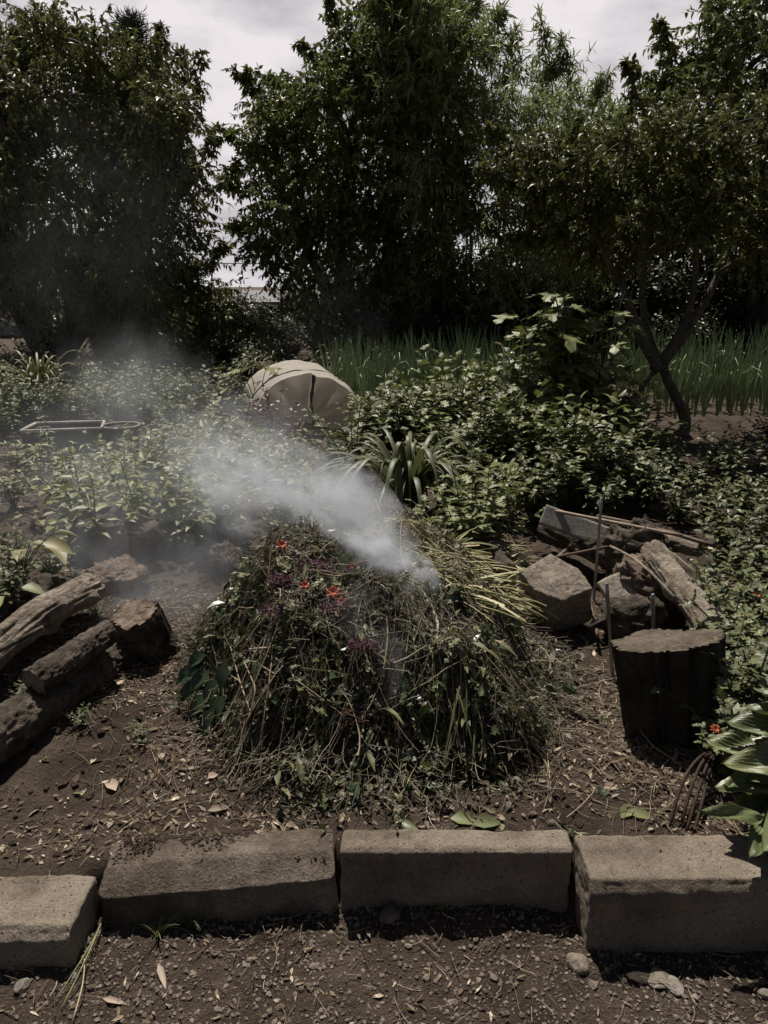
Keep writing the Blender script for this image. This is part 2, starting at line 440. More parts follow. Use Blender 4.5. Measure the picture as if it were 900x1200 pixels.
M['drystem'] = leafmat('dry_stem', [(.09, .065, .048), (.17, .13, .095), (.06, .05, .034), (.23, .19, .14)], .6, 0)
M['stem'] = leafmat('green_stem', [(.055, .07, .035), (.08, .09, .05)], .5, 0)
M['magenta'] = leafmat('magenta_bloom', [(.11, .035, .072), (.16, .055, .11), (.085, .028, .055)], .6, .2, ttint=(.2, .05, .1))
M['orange'] = leafmat('orange_bloom', [(.38, .075, .03), (.46, .11, .045), (.30, .05, .025)], .5, .2, ttint=(.6, .12, .02))
M['pod'] = plain('pod', (.42, .38, .28), .6, 0, .2, 30)
M['heapcore'] = ground_like('heap_core', [(.022, .020, .013), (.045, .040, .026), (.060, .052, .034)], 12, 1.0, fine=60, dist=.03)
def translucent(m, col, fac):
    nt = m.node_tree; b = nt.nodes['Principled BSDF']; tr = N(nt, 'ShaderNodeBsdfTranslucent', Color=(*col, 1)); mx = N(nt, 'ShaderNodeMixShader', Fac=fac)
    nt.links.new(b.outputs[0], mx.inputs[1]); nt.links.new(tr.outputs[0], mx.inputs[2]); nt.links.new(mx.outputs[0], nt.nodes['Material Output'].inputs['Surface'])
translucent(M['netcloth'], (.60, .54, .46), .5)
M['lf_branch'] = leafmat('leaf_branch', [(.022, .040, .018), (.035, .058, .026)], .35, .1)
def glassmat():
    m, nt, b = mat('bottle_plastic'); b.inputs['Base Color'].default_value = (.75, .78, .74, 1); b.inputs['Transmission Weight'].default_value = .65
    b.inputs['Roughness'].default_value = .18; b.inputs['IOR'].default_value = 1.45
    return m
M['bottle'] = glassmat()

# ------------------------------------------------------------------ ground
def graded(lo, hi, d0, grow, mx, far):
    a = list(np.arange(lo, hi, d0)); d = d0
    x = a[-1]
    while x < far:
        d = min(d * grow, mx if x < 60 else 1e9); x += d; a.append(x)
    return a
xs_pos = graded(0, 1.35, .0125, 1.045, 1.0, 420); xs = np.array([-x for x in xs_pos[:0:-1]] + xs_pos)
ys = np.array([-60, -20, -6, -2, -.5, .3, .6] + graded(.75, 3.3, .0125, 1.03, 1.0, 900))
gx, gy = np.meshgrid(xs, ys, indexing='ij'); gz = H(gx, gy)
idx = np.arange(gx.size).reshape(gx.shape)
g = MB(); g.add(np.stack([gx, gy, gz], -1), [np.stack([idx[:-1, :-1], idx[1:, :-1], idx[1:, 1:], idx[:-1, 1:]], -1).reshape(-1, 4)])
obj('ground', g, M['soil'], kind='structure')

# ------------------------------------------------------------------ kerb stones
KG = 'concrete kerb stones in the edging row'
def kerb(lx0, lx1, yf0, yf1, depth, top, sink, label, m, cut, tilt=0.0, seed=0, r=.012, roll=0.0, big=.0):
    """from x=lx0 (front at y=yf0) to x=lx1 (front at yf1)"""
    L = math.hypot(lx1 - lx0, yf1 - yf0); ang = math.atan2(yf1 - yf0, lx1 - lx0); hgt = top + sink
    c = V((lx0 + lx1) / 2, (yf0 + yf1) / 2, 0) + V(-sin(ang), cos(ang), 0) * depth / 2; c[2] = top - hgt / 2
    b = MB(); cuts = [((0, -1, 1.0 * cut[0]), cut[1])] if cut else []
    # chamfer along the front top edge
    cuts = []
    if cut:
        cy, cz = cut; n = nrm(V(0, -cz, cy)); p = V(0, -depth / 2 + cy, hgt / 2); cuts = [(n, float(n @ p))]
    rbox(b, (L, depth, hgt), c, (roll, tilt, ang), r, .0065, cuts, .0048, 34, seed, 0, big)
    o = obj('kerb_stone', b, M[m], origin=c); tag(o, label, 'kerb stone', KG)
kerb(-1.34, -.722, 1.335, 1.338, .178, .112, .12, 'low sunken kerb stone at the left end with a clean pitted top', 'concrete', (.026, .028), 0, 1, .008, 0, .006)
kerb(-.705, -.118, 1.462, 1.502, .150, .140, .10, 'weathered kerb stone with rounded worn edge and soil lying on its top', 'concrete_soiled', (.060, .040), radians(-1.9), 2, .020, 0, .014)
kerb(-.108, .468, 1.500, 1.505, .075, .192, .05, 'kerb stone on edge with a narrow top and a tall pitted grey front', 'concrete', (.012, .008), radians(.4), 3, .0035, radians(-2), .006)
kerb(.484, 1.09, 1.388, 1.392, .165, .200, .02, 'tall kerb stone with a broad clean top beside the hosta leaves', 'concrete', (.020, .030), 0, 4, .004, 0, .003)

kerb(1.105, 1.70, 1.395, 1.405, .165, .190, .03, 'kerb stone past the hosta where the row runs on to the right', 'concrete', (.020, .028), 0, 6, .004, 0, .003)
kerb(-1.96, -1.355, 1.33, 1.335, .178, .105, .12, 'kerb stone before the low sunken one where the row runs on to the left', 'concrete', (.026, .028), 0, 7, .008, 0, .004)
# ------------------------------------------------------------------ gravel and litter
def scatter_stones(mb, n, xr, yr, smin, smax, pw=2.5, mask=None):
    bm = bmesh.new(); bmesh.ops.create_icosphere(bm, subdivisions=1, radius=1)
    P = np.array([v.co[:] for v in bm.verts]); F = np.array([[v.index for v in f.verts] for f in bm.faces]); bm.free()
    x = rng.uniform(*xr, n); y = rng.uniform(*yr, n)
    if mask is not None:
        k = mask(x, y); x = x[k]; y = y[k]; n = len(x)
    s = smin + (smax - smin) * rng.random(n) ** pw
    X = P[None] * (1 + rng.normal(0, .22, (n, len(P), 1))) * s[:, None, None] * rng.uniform(.6, 1.15, (n, 1, 3)) * V(1, 1, .75)
    a = rng.uniform(0, 2 * pi, n); ca, sa = np.cos(a)[:, None], np.sin(a)[:, None]
    X = np.stack([X[..., 0] * ca - X[..., 1] * sa, X[..., 0] * sa + X[..., 1] * ca, X[..., 2]], -1)
    X = X + np.stack([x, y, H(x, y) + s * .25], -1)[:, None]
    off = (np.arange(n) * len(P))[:, None, None]
    mb.add(X, [(F[None] + off).reshape(-1, 3)], 0, False)
gr = MB()
scatter_stones(gr, 30000, (-1.5, 1.5), (.78, 1.5), .0013, .0066, 2.0, lambda x, y: (fbm(p3(x * 2.5, y * 3.5), 21, 3) + .25 > rng.uniform(-.7, .7, len(x))))
scatter_stones(gr, 260, (-1.5, 1.5), (.78, 1.46), .005, .014, 3.5)
obj('gravel', gr, M['gravel'], kind='stuff', label='small brown gravel and crumbs of earth on the path in front of the kerb')
cl = MB()
def top_crumbs(n, x0, x1, y0, y1, z0, z1, smax):
    k = cl.n; scatter_stones(cl, n, (x0, x1), (y0, y1), .0015, smax, 2.2); v = cl.v[-1].reshape(n, -1, 3); v[..., 2] += (np.interp(v[..., 1].mean(1), [y0, y1], [z0, z1]) - H(v[..., 0].mean(1), v[..., 1].mean(1)))[:, None] - .002
top_crumbs(900, -.69, -.13, 1.565, 1.625, .140, .141, .006)
top_crumbs(160, -.69, -.13, 1.535, 1.57, .139, .141, .005)
top_crumbs(26, .50, 1.05, 1.44, 1.54, .2, .2, .004)
scatter_stones(cl, 5000, (-2.2, 2.0), (1.58, 5.0), .003, .016, 2.6)
scatter_stones(cl, 2200, (-3.5, 0), (3.2, 6.5), .008, .032, 2.2)
obj('dirt_crumbs', cl, M['soil'], kind='stuff', label='loose crumbs and clods of dark soil over the bed')

def lie_dirs(n):
    a = rng.uniform(0, 2 * pi, n)
    return np.stack([np.cos(a), np.sin(a), rng.normal(.05, .14, n)], -1), np.stack([rng.normal(0, .3, n), rng.normal(0, .3, n), np.ones(n)], -1)

lt = MB()
def litter(n, xr, yr, lmin, lmax, asp, tm='ovate', dens=None):
    x = rng.uniform(*xr, n); y = rng.uniform(*yr, n)
    if dens is not None:
        k = dens(x, y) > rng.random(n); x = x[k]; y = y[k]; n = len(x)
    d, nn = lie_dirs(n); L = rng.uniform(lmin, lmax, n)
    leaves(lt, np.stack([x, y, H(x, y) + .004], -1), d, nn, L, L * asp * rng.uniform(.7, 1.3, n), tm, rng.uniform(-.3, .3, n), 0)
def straws(mb, n, xr, yr, lmin, lmax, r, dens=None, mat_=0):
    x = rng.uniform(*xr, n); y = rng.uniform(*yr, n)
    if dens is not None:
        k = dens(x, y) > rng.random(n); x = x[k]; y = y[k]; n = len(x)
    a = rng.uniform(0, 2 * pi, n); L = rng.uniform(lmin, lmax, n); t = np.linspace(-.5, .5, 4)
    bend = rng.normal(0, .3, n)
    P = np.stack([x[:, None] + L[:, None] * (t * np.cos(a)[:, None] - bend[:, None] * t ** 2 * np.sin(a)[:, None]),
                  y[:, None] + L[:, None] * (t * np.sin(a)[:, None] + bend[:, None] * t ** 2 * np.cos(a)[:, None])], -1)
    z = H(P[..., 0], P[..., 1]); z = np.maximum(z, z.mean(1, keepdims=True)) + .004 + rng.random((n, 1)) * .012
    tubes(mb, np.concatenate([P, z[..., None]], -1), rng.uniform(.4, 1.1, (n, 1)) * r, 4, mat_, False)
ldens = lambda x, y: np.clip(.40 + 1.1 * fbm(p3(x * 2, y * 2), 33, 3) + .5 * np.exp(-((x - .75) ** 2 + (y - 2.0) ** 2) / .12) + .4 * np.exp(-((x + .55) ** 2 + (y - 2.0) ** 2) / .1), 0, 1)
litter(38000, (-1.5, 1.15), (1.56, 3.2), .004, .024, .34, 'lance', ldens)
litter(2400, (-1.5, 1.15), (1.56, 3.0), .016, .045, .38, 'ovate', ldens)
litter(900, (-1.4, 1.4), (.8, 1.5), .004, .030, .26, 'lance')
straws(lt, 9000, (-1.5, 1.15), (1.57, 3.2), .015, .09, .0011, ldens)
patch = lambda x, y: np.exp(-(((x - .72) / .22) ** 2 + ((y - 2.15) / .45) ** 2)) + np.exp(-(((x + .62) / .2) ** 2 + ((y - 1.95) / .2) ** 2)) + .6 * np.exp(-(((x + .1) / .5) ** 2 + ((y - 1.72) / .08) ** 2))
straws(lt, 5000, (-1.2, 1.15), (1.57, 2.8), .03, .16, .0012, patch)
litter(5000, (-1.2, 1.15), (1.57, 2.8), .012, .045, .34, 'lance', patch)
straws(lt, 1100, (-1.4, 1.4), (.8, 1.5), .015, .08, .0010)
straws(lt, 600, (-3.2, 2.6), (3.2, 6.5), .05, .22, .002)
litter(1600, (-3.2, 3.0), (3.0, 7.2), .03, .07, .42, 'ovate')
obj('leaf_litter', lt, M['litter'], kind='stuff', label='dry leaf scraps, straw and twig ends strewn over the soil')

# fallen leaves one can pick out
def fallen(name, px, py, L, W, ang, m, label, tm='broad', curl=.2, cat='leaf', group=None, lift=.01, z=None):
    p = on(px, py) if z is None else G(px, py, z); p = p + V(0, 0, lift)
    b = MB(); d = V(cos(ang), sin(ang), .05); leaves(b, [p - d * L / 2], [d], [V(.12, -.25, 1)], L, W, tm, curl, 0, True)
    tag(obj(name, b, M[m], origin=p), label, cat, group)
M['lf_tan'] = leafmat('leaf_tan', [(.42, .33, .27), (.36, .27, .21)], .6, .15, ttint=(.3, .2, .1))
M['lf_brown'] = leafmat('leaf_brown', [(.22, .16, .11), (.18, .13, .09)], .6, .1, ttint=(.2, .12, .06))
fallen('fallen_leaf', 130, 921, .085, .036, radians(130), 'lf_tan', 'pale pinkish tan leaf on bare soil in front of the left logs')
fallen('fallen_leaf', 190, 888, .045, .02, radians(100), 'lf_tan', 'small pale tan leaf at the left foot of the weed heap')
fallen('fallen_leaf', 250, 912, .034, .026, radians(40), 'lf_tan', 'small squarish tan leaf fragment below the bare twig')
fallen('fallen_leaf', 258, 950, .07, .024, radians(20), 'lf_brown', 'curled brown leaf just behind the soiled kerb stone')
fallen('fallen_leaf', 332, 917, .05, .028, radians(30), 'lf_big', 'small fresh green leaf lying on soil in front of the heap')
fallen('fallen_leaf', 378, 920, .05, .034, radians(70), 'lf_hosta', 'dull green heart shaped leaf on soil in front of the heap')
fallen('fallen_leaf', 478, 971, .07, .028, radians(-25), 'lf_hosta', 'green leaf lying against the back of the kerb stone on edge')
fallen('fallen_leaf', 545, 964, .08, .04, radians(-10), 'lf_big', 'pale green leaf behind the kerb stone, nearer the grass blades')
fallen('fallen_leaf', 572, 967, .085, .04, radians(10), 'lf_hosta', 'grey green leaf behind the kerb stone, overlapping a paler one')
fallen('fallen_leaf', 735, 952, .085, .034, radians(50), 'lf_big', 'light green upturned leaf on soil left of the garden fork')
fallen('fallen_leaf', 752, 958, .07, .036, radians(-15), 'lf_mugwort', 'darker green leaf on soil next to the upturned light leaf')
fallen('fallen_leaf', 716, 925, .06, .026, radians(30), 'lf_tan', 'dry tan leaf among the litter in front of the tree stump')
fallen('fallen_leaf', 706, 930, .05, .036, radians(80), 'lf_dark', 'dark green leaf among the litter in front of the tree stump')
fallen('fallen_leaf', 190, 1146, .07, .016, radians(-60), 'lf_tan', 'narrow tan leaf on the gravel path below the grass tuft')
fallen('fallen_leaf', 135, 1176, .06, .014, radians(-10), 'lf_tan', 'narrow pale dry leaf flat on the gravel near the bottom edge')

# stones in front
def stone(px, py, s, label, seed, m='stone', name='stone', flat=.6, z=None):
    p = on(px, py); b = MB(); rock(b, p + V(0, 0, s * .25), (s, s * .8, s * flat), seed, (0, 0, seed), [((.3, -.8, .5), .75), ((-.7, .2, .6), .7)], .3, 3)
    tag(obj(name, b, M[m], origin=p), label, 'stone')
M['palestone'] = ground_like('palestone', [(.17, .15, .13), (.27, .245, .215)], 12, .4, fine=90, dist=.004)
stone(26, 1157, .019, 'pale grey pebble at the foot of the low left kerb stone', 1, 'palestone', 'pebble')
stone(86, 1144, .012, 'small whitish pebble beside the gap between the left kerb stones', 2, 'palestone', 'pebble')
stone(93, 1105, .026, 'grey stone wedged in the gap between the left kerb stones', 3)
stone(457, 1073, .032, 'brown clod of earth at the foot of the kerb stone on edge', 4, 'concrete_soiled', 'clod')
stone(677, 1131, .030, 'rounded tan stone on the path by the corner of the tall kerb stone', 5)
stone(748, 1143, .038, 'flat grey stone shard in the shade line of the tall kerb stone', 6, 'darkstone', 'stone_shard', .25)
stone(772, 1150, .030, 'flat tan stone shard lying next to a grey shard on the path', 7, 'stone', 'stone_shard', .25)
stone(790, 1157, .026, 'small pale flat shard, last of the shards below the tall kerb stone', 8, 'palestone', 'stone_shard', .25)
stone(895, 1165, .016, 'pale pebble on the gravel at the right edge', 9, 'palestone', 'pebble')
stone(716, 1012, .006, 'tiny dark pebble lying on the tall kerb stone', 10, 'darkstone', 'pebble') if False else None

# ------------------------------------------------------------------ tufts of grass and straws on the path
def tuft(name, p, n, h, spread, w, m, label, cat, group=None, droop=.5, K=6):
    b = MB(); a = rng.uniform(0, 2 * pi, n); hh = h * rng.uniform(.5, 1.1, n); sp = spread * rng.uniform(.2, 1, n)
    t = np.linspace(0, 1, K)
    P = p + np.stack([np.cos(a)[:, None] * (sp[:, None] * t ** 1.4), np.sin(a)[:, None] * (sp[:, None] * t ** 1.4), hh[:, None] * (t - droop * t ** 2.6)], -1)
    P = P + np.stack([rng.normal(0, .006, n), rng.normal(0, .006, n), np.zeros(n)], -1)[:, None]
    ribbons(b, P, w * rng.uniform(.7, 1.2, (n, 1)) * np.array([.8, 1, 1, .85, .55, .08])[None, :K], None, 0)
    return tag(obj(name, b, M[m], origin=p), label, cat, group)
tuft('grass_tuft', on(188, 1096), 16, .085, .075, .004, 'lf_grass', 'small grass tuft on the path in front of the soiled kerb stone', 'grass tuft')
tuft('grass_tuft', on(222, 1086), 11, .08, .07, .004, 'lf_grass', 'sparse grass tuft right beside the larger tuft at the soiled kerb stone', 'grass tuft')
tuft('grass_tuft', on(318, 1067), 12, .06, .06, .004, 'lf_grass', 'low grass tuft at the foot of the joint left of the middle kerb stone', 'grass tuft')
tuft('grass_tuft', on(520, 1068), 5, .085, .04, .003, 'lf_grass', 'few thin grass blades in front of the kerb stone on edge', 'grass tuft')
jp = G(668, 984, .17); tuft('joint_weed', jp, 12, .05, .06, .006, 'lf_big', 'pale weed sprouting from the joint beside the tall kerb stone', 'weed')
tuft('joint_weed', G(398, 1066, .01), 8, .05, .05, .004, 'lf_grass', 'tiny weed in the joint between the soiled stone and the one on edge', 'weed')
st = MB(); 
for (x0, y0, x1, y1, lift) in ((72, 1185, 122, 1085, .02), (62, 1180, 118, 1095, .012), (85, 1200, 100, 1130, .01)):
    a, b_ = on(x0, y0, .006), on(x1, y1, .006 + lift); t = np.linspace(0, 1, 8)
    tubes(st, (a + np.outer(t, b_ - a) + np.outer(np.sin(t * pi), V(.01, 0, .012)))[None], np.full(8, .0016), 5, 0)
tag(obj('dry_stalk', st, M['straw'], origin=on(75, 1160)), 'bent dry straw stalks leaning at the corner of the low left kerb stone', 'straw')

# ------------------------------------------------------------------ logs, wood and rubble
def logthing(name, a, b, r0, r1, label, cat='log', seed=0, mats=('bark', 'cutwood'), **kw):
    m = MB(); log(m, a, b, r0, r1, seed, **kw)
    tag(obj(name, m, [M[mats[0]], M[mats[1]]], origin=(np.asarray(a) + np.asarray(b)) / 2), label, cat)
logthing('log', V(-1.30, 1.72, .205), V(-.965, 2.60, .20), .078, .070, 'thick ridged bark log lying lowest at the left edge', seed=1, ridges=2.2, bark=.085, nl=200, k=80, grain=.9)
logthing('log', G(38, 800, .30), G(128, 742, .33), .050, .045, 'short bark log with a sawn end resting on the thick ridged log', seed=2, ridges=1.8, bark=.09, nl=120, k=72, grain=.9)
logthing('log', G(-40, 790, .32), G(104, 690, .35), .056, .066, 'long gnarled weathered log with a smooth pale flank on the left pile', seed=3, bark=.17, mats=('barkpale', 'cutwood'), bend=.06, knots=5, nl=130, k=72, grain=.42)
logthing('branch', G(-10, 768, .39), G(48, 735, .42), .010, .008, 'thin dark stick lying on top of the gnarled log', 'stick', seed=4, knots=0, nl=20, k=10)
def rockthing(name, loc, size, seed, label, cat, m, rot=(0, 0, 0), cuts=(), amp=.25, freq=2.2, sub=4):
    b = MB(); rock(b, loc, size, seed, rot, cuts, amp, sub, freq); tag(obj(name, b, M[m], origin=loc), label, cat)
pc = on(164, 775)
ch = MB(); log(ch, pc + V(.03, .10, -.03), pc + V(-.01, .035, .185), .098, .088, 5, .17, nl=60, k=64, knots=2, bend=.02, grain=.3)
for v in ch.v: v += (.016 * fbm(v * 16, 77, 4))[:, None] * V(.4, -.6, 1)
tag(obj('wood_block', ch, [M['bark'], M['rotwood']], origin=pc), 'split chunk of rotten wood standing at the end of the left logs', 'wood')
rockthing('wood_chunk', G(135, 678, .27), (.13, .10, .10), 6, 'cracked crumbly brown lump of rotten wood above the left logs', 'wood', 'rotwood', (0, 0, .4), [((0, -.4, 1), .6)], .55, 3, 5)
rockthing('wood_chunk', G(60, 697, .30), (.12, .10, .09), 7, 'rounded grey wood lump between the gnarled log and the yellowing leaves', 'wood', 'bark', (0, 0, .2), (), .35, 3)
rockthing('wood_chunk', G(264, 655, .24), (.085, .07, .075), 8, 'rough tan clod of rotten wood behind the heap, in the smoke', 'wood', 'rotwood', (0, .3, .5), [((.3, -.6, .6), .55)], .55, 3, 5)
rockthing('wood_stump', on(138, 655) + V(0, 0, .12), (.20, .15, .20), 9, 'weathered grey stump among the potato plants', 'stump', 'bark', (0, .2, .3), [((0, -.2, 1), .5)], .3, 3)
# right side
bl = MB(); pb = G(655, 715, .25)
rbox(bl, (.215, .25, .20), G(648, 695, .29), (radians(22), radians(-15), radians(17)), .008, .007, [((.9, .3, .4), .125), ((-.2, .8, .6), .15), ((-.7, -.5, .5), .135)], .014, 20, 12, 0, .034)
tag(obj('stone_block', bl, M['stone'], origin=pb), 'tilted square stone block with a pitted sunlit top right of the heap', 'stone block')
ro = G(790, 770, .50)
sm = MB(); c0 = on(798, 888); 
tree_top = .475
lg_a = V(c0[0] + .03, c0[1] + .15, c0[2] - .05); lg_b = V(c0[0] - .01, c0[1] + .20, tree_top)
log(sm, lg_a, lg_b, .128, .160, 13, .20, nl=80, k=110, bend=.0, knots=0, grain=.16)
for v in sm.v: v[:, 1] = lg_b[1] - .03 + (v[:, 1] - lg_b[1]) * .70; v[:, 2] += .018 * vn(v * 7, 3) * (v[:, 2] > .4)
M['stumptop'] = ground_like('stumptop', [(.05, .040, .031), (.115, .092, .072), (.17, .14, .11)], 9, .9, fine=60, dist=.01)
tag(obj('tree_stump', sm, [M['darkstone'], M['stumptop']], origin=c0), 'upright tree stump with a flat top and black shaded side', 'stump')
logthing('log', G(772, 648, .40), G(830, 735, .36), .058, .055, 'pale knotty log sloping down behind the tree stump', seed=14, mats=('barkpale', 'cutwood'), bark=.12, knots=6, nl=120, k=64, bend=.06, grain=.35)
logthing('log', G(596, 668, .27), G(580, 640, .27), .040, .042, 'short end of a dark log pointing out behind the heap', seed=15, mats=('bark', 'cutwood'), knots=0, nl=30)
logthing('log', G(640, 622, .27), G(762, 672, .30), .07, .075, 'dark log lying under the grey board', seed=16, mats=('bark', 'rotwood'), bark=.16, nl=60)
logthing('log', G(700, 612, .36), G(822, 642, .38), .035, .04, 'slim tan log lying behind the pale knotty log', seed=17, mats=('barkpale', 'cutwood'), bark=.15, nl=60)
rockthing('root_mass', G(742, 645, .33), (.16, .13, .14), 18, 'tangled dark root lump beside the pale knotty log', 'root', 'bark', (0, 0, .3), (), .4, 4, 5)
rockthing('root_mass', G(755, 690, .25), (.17, .12, .15), 19, 'crumbly dark brown root ball behind the tree stump', 'root', 'rotwood', (0, 0, .3), (), .4, 4, 5)
rockthing('wood_chunk', G(740, 723, .24), (.13, .09, .09), 20, 'dark fibrous wood lump touching the back of the tree stump', 'wood', 'bark', (0, 0, .1), (), .4, 3)
fl = MB(); rbox(fl, (.17, .13, .026), G(726, 690, .29), (radians(42), radians(-12), radians(25)), .006, .009, [((.8, .6, 0), .10), ((-.9, .5, 0), .12)], .005, 18, 21, 0, .014)
M['slabpale'] = ground_like('slabpale', [(.26, .23, .19), (.40, .36, .30)], 9, .6, fine=70, dist=.006)
tag(obj('stone_slab', fl, M['slabpale'], origin=G(726, 690, .26)), 'broken pale flat slab leaning between the metal stakes', 'stone slab')
bd = MB(); rbox(bd, (.46, .03, .105), G(688, 622, .38), (radians(-32), radians(15), radians(-22)), .003, .01, (), .0012, 30, 22)
tag(obj('board', bd, M['greyboard'], origin=G(688, 622, .36)), 'grey weathered board lying across the wood pile', 'board')
bd = MB(); rbox(bd, (.26, .014, .07), G(812, 678, .33), (radians(-40), radians(36), radians(-22)), .003, .01, (), .002, 30, 23)
tag(obj('board', bd, M['plank'], origin=G(812, 678, .31)), 'short tan board wedged beside the pale knotty log', 'board')
def rod(name, a, b, r, m, label, cat, k=10, bow=0.0):
    t = np.linspace(0, 1, 9); P = np.asarray(a) + np.outer(t, np.asarray(b) - np.asarray(a)) + np.outer(np.sin(t * pi) * bow, V(.3, 0, 1))
    mb = MB(); tubes(mb, P[None], np.full(9, r), k, 0); tag(obj(name, mb, M[m], origin=a), label, cat)
rod('pole', G(637, 596, .46), G(800, 628, .46), .008, 'cane', 'long straight pale cane lying over the grey board', 'cane')
rod('pole', G(700, 605, .43), G(838, 640, .43), .010, 'canedark', 'brown cane lying just below the pale cane', 'cane', bow=.01)
def stake(px0, py0, px1, py1, r, m, label):
    f = on(px1, py1); top = AT(px0, py0, f[1] + .0); rod('stake', f - V(0, 0, .05), top, r, m, label, 'stake')
stake(705, 583, 696, 705, .0062, 'steel', 'tall thin grey metal stake leaning in front of the wood pile')
stake(711, 683, 720, 790, .0065, 'steel', 'grey metal stake touching the left side of the tree stump')
rod('stake', G(766, 748, .36), AT(765, 696, G(766, 748, .36)[1]), .0062, 'steel', 'short grey metal stake just behind the tree stump', 'stake')
stake(706, 470, 712, 560, .014, 'canedark', 'dark wooden plant stake in front of the lobed leaf shrub')

for (x0, y0, x1, y1, z, r, m_, lab) in ((600, 690, 668, 640, .30, .007, 'barkpale', 'thin pale branch lying behind the tilted stone block'), (640, 655, 715, 640, .36, .006, 'canedark', 'dark twig lying across the wood under the grey board'), (690, 735, 752, 705, .24, .008, 'bark', 'dark stick lying by the broken pale slab'), (715, 640, 790, 700, .40, .006, 'barkpale', 'slim pale stick crossing the root lumps'), (800, 690, 838, 760, .30, .009, 'plank', 'split tan stick leaning beside the lower end of the pale knotty log'), (700, 745, 690, 700, .22, .007, 'canedark', 'short dark stick standing in litter left of the tree stump')):
    rod('stick', G(x0, y0, z), G(x1, y1, z + random.uniform(-.02, .03)), r, m_, lab, 'stick', 7, random.uniform(-.02, .03))
# garden fork: head, curved tines and a handle going under the hosta
fk = empty('garden_fork', G(850, 885, .25), 'rusty garden fork with four curved tines stuck by the tall kerb stone', 'garden fork')
hd = AT(846, 882, 1.86)
for (mx, my, tx, ty) in ((799, 905, 785, 972), (815, 908, 797, 971), (824, 921, 803, 977), (832, 930, 811, 979)):
    tip = on(tx, ty, -.01); mid = AT(mx, my, tip[1] + .07); 
    t = np.linspace(0, 1, 16)[:, None]; q0 = hd; q3 = tip; q1 = hd + V(-.05, -.02, .03); q2 = mid + (mid - tip) * .25 + V(-.01, 0, .01)
    P = q0 * (1 - t) ** 3 + 3 * q1 * t * (1 - t) ** 2 + 3 * q2 * t * t * (1 - t) + q3 * t ** 3
    b = MB(); tubes(b, P[None], np.linspace(.0055, .0042, 16), 8, 0); obj('tine', b, M['rust'], fk)
b = MB(); rock(b, hd, (.026, .014, .014), 3, (0, 0, .5), (), .12, 3); obj('socket', b, M['rust'], fk)
b = MB(); tubes(b, np.stack([hd + V(.01, .005, .004), hd + V(.2, .10, .03), hd + V(.5, .24, .06)])[None], np.array([.013, .015, .015]), 10, 0); obj('handle', b, M['cutwood'], fk)

# ------------------------------------------------------------------ plants (built once, then copied)
def proto(parts):
    return [(n, mb.mesh(n, m)) for n, mb, m in parts]

def stems_paths(n, h, spread, K=7, lean=.0):
    a = np.arange(n) * 2.399 + rng.uniform(0, 1, n); sp = spread * np.sqrt((np.arange(n) + .5) / n) * rng.uniform(.8, 1.2, n); hh = h * rng.uniform(.72, 1.08, n) * (1 - .35 * (sp / max(spread, 1e-6)) ** 2)
    t = np.linspace(0, 1, K)
    P = np.stack([np.cos(a)[:, None] * sp[:, None] * (.25 * t + .75 * t ** 1.6), np.sin(a)[:, None] * sp[:, None] * (.25 * t + .75 * t ** 1.6), hh[:, None] * (t ** .9)], -1)
    P = P + np.cumsum(rng.normal(0, .008 * h, P.shape), 1) * t[None, :, None]
    return P

def leafy(n, h, spread, L, W, tm, per=14, start=.15, leafm='lf_mugwort', r=.004, droop=.2, curl=.3, tipfan=3, stemm='stem', shrink=.5):
    P = stems_paths(n, h, spread); K = P.shape[1]
    sb = MB(); tubes(sb, P, np.linspace(r, r * .4, K), 5, 0, False)
    u = start + (1 - start) * (np.arange(per) + rng.uniform(0, 1, (n, per))) / per
    f = np.clip(u * (K - 1), 0, K - 1.001); i = f.astype(int); w = (f - i)[..., None]
    r_ = np.arange(n)[:, None]
    pos = P[r_, i] * (1 - w) + P[r_, i + 1] * w; tan = nrm(P[r_, i + 1] - P[r_, i])
    phi = np.arange(per)[None] * 2.4 + rng.uniform(0, 6.28, (n, 1)) + rng.normal(0, .3, (n, per))
    out = np.stack([np.cos(phi), np.sin(phi), np.zeros_like(phi)], -1)
    d = out + tan * (.25 + .9 * u[..., None] ** 2) - V(0, 0, 1) * droop
    nn = V(0, 0, 1) + rng.normal(0, .22, d.shape) + .25 * out
    LL = L * (1 - shrink * u ** 2) * rng.uniform(.7, 1.2, u.shape)
    lb = MB(); leaves(lb, pos.reshape(-1, 3), d.reshape(-1, 3), nn.reshape(-1, 3), LL.ravel(), (LL * W / L).ravel(), tm, curl * rng.uniform(.4, 1.5, LL.size), 0)
    return proto([('stem', sb, M[stemm]), ('foliage', lb, M[leafm])])

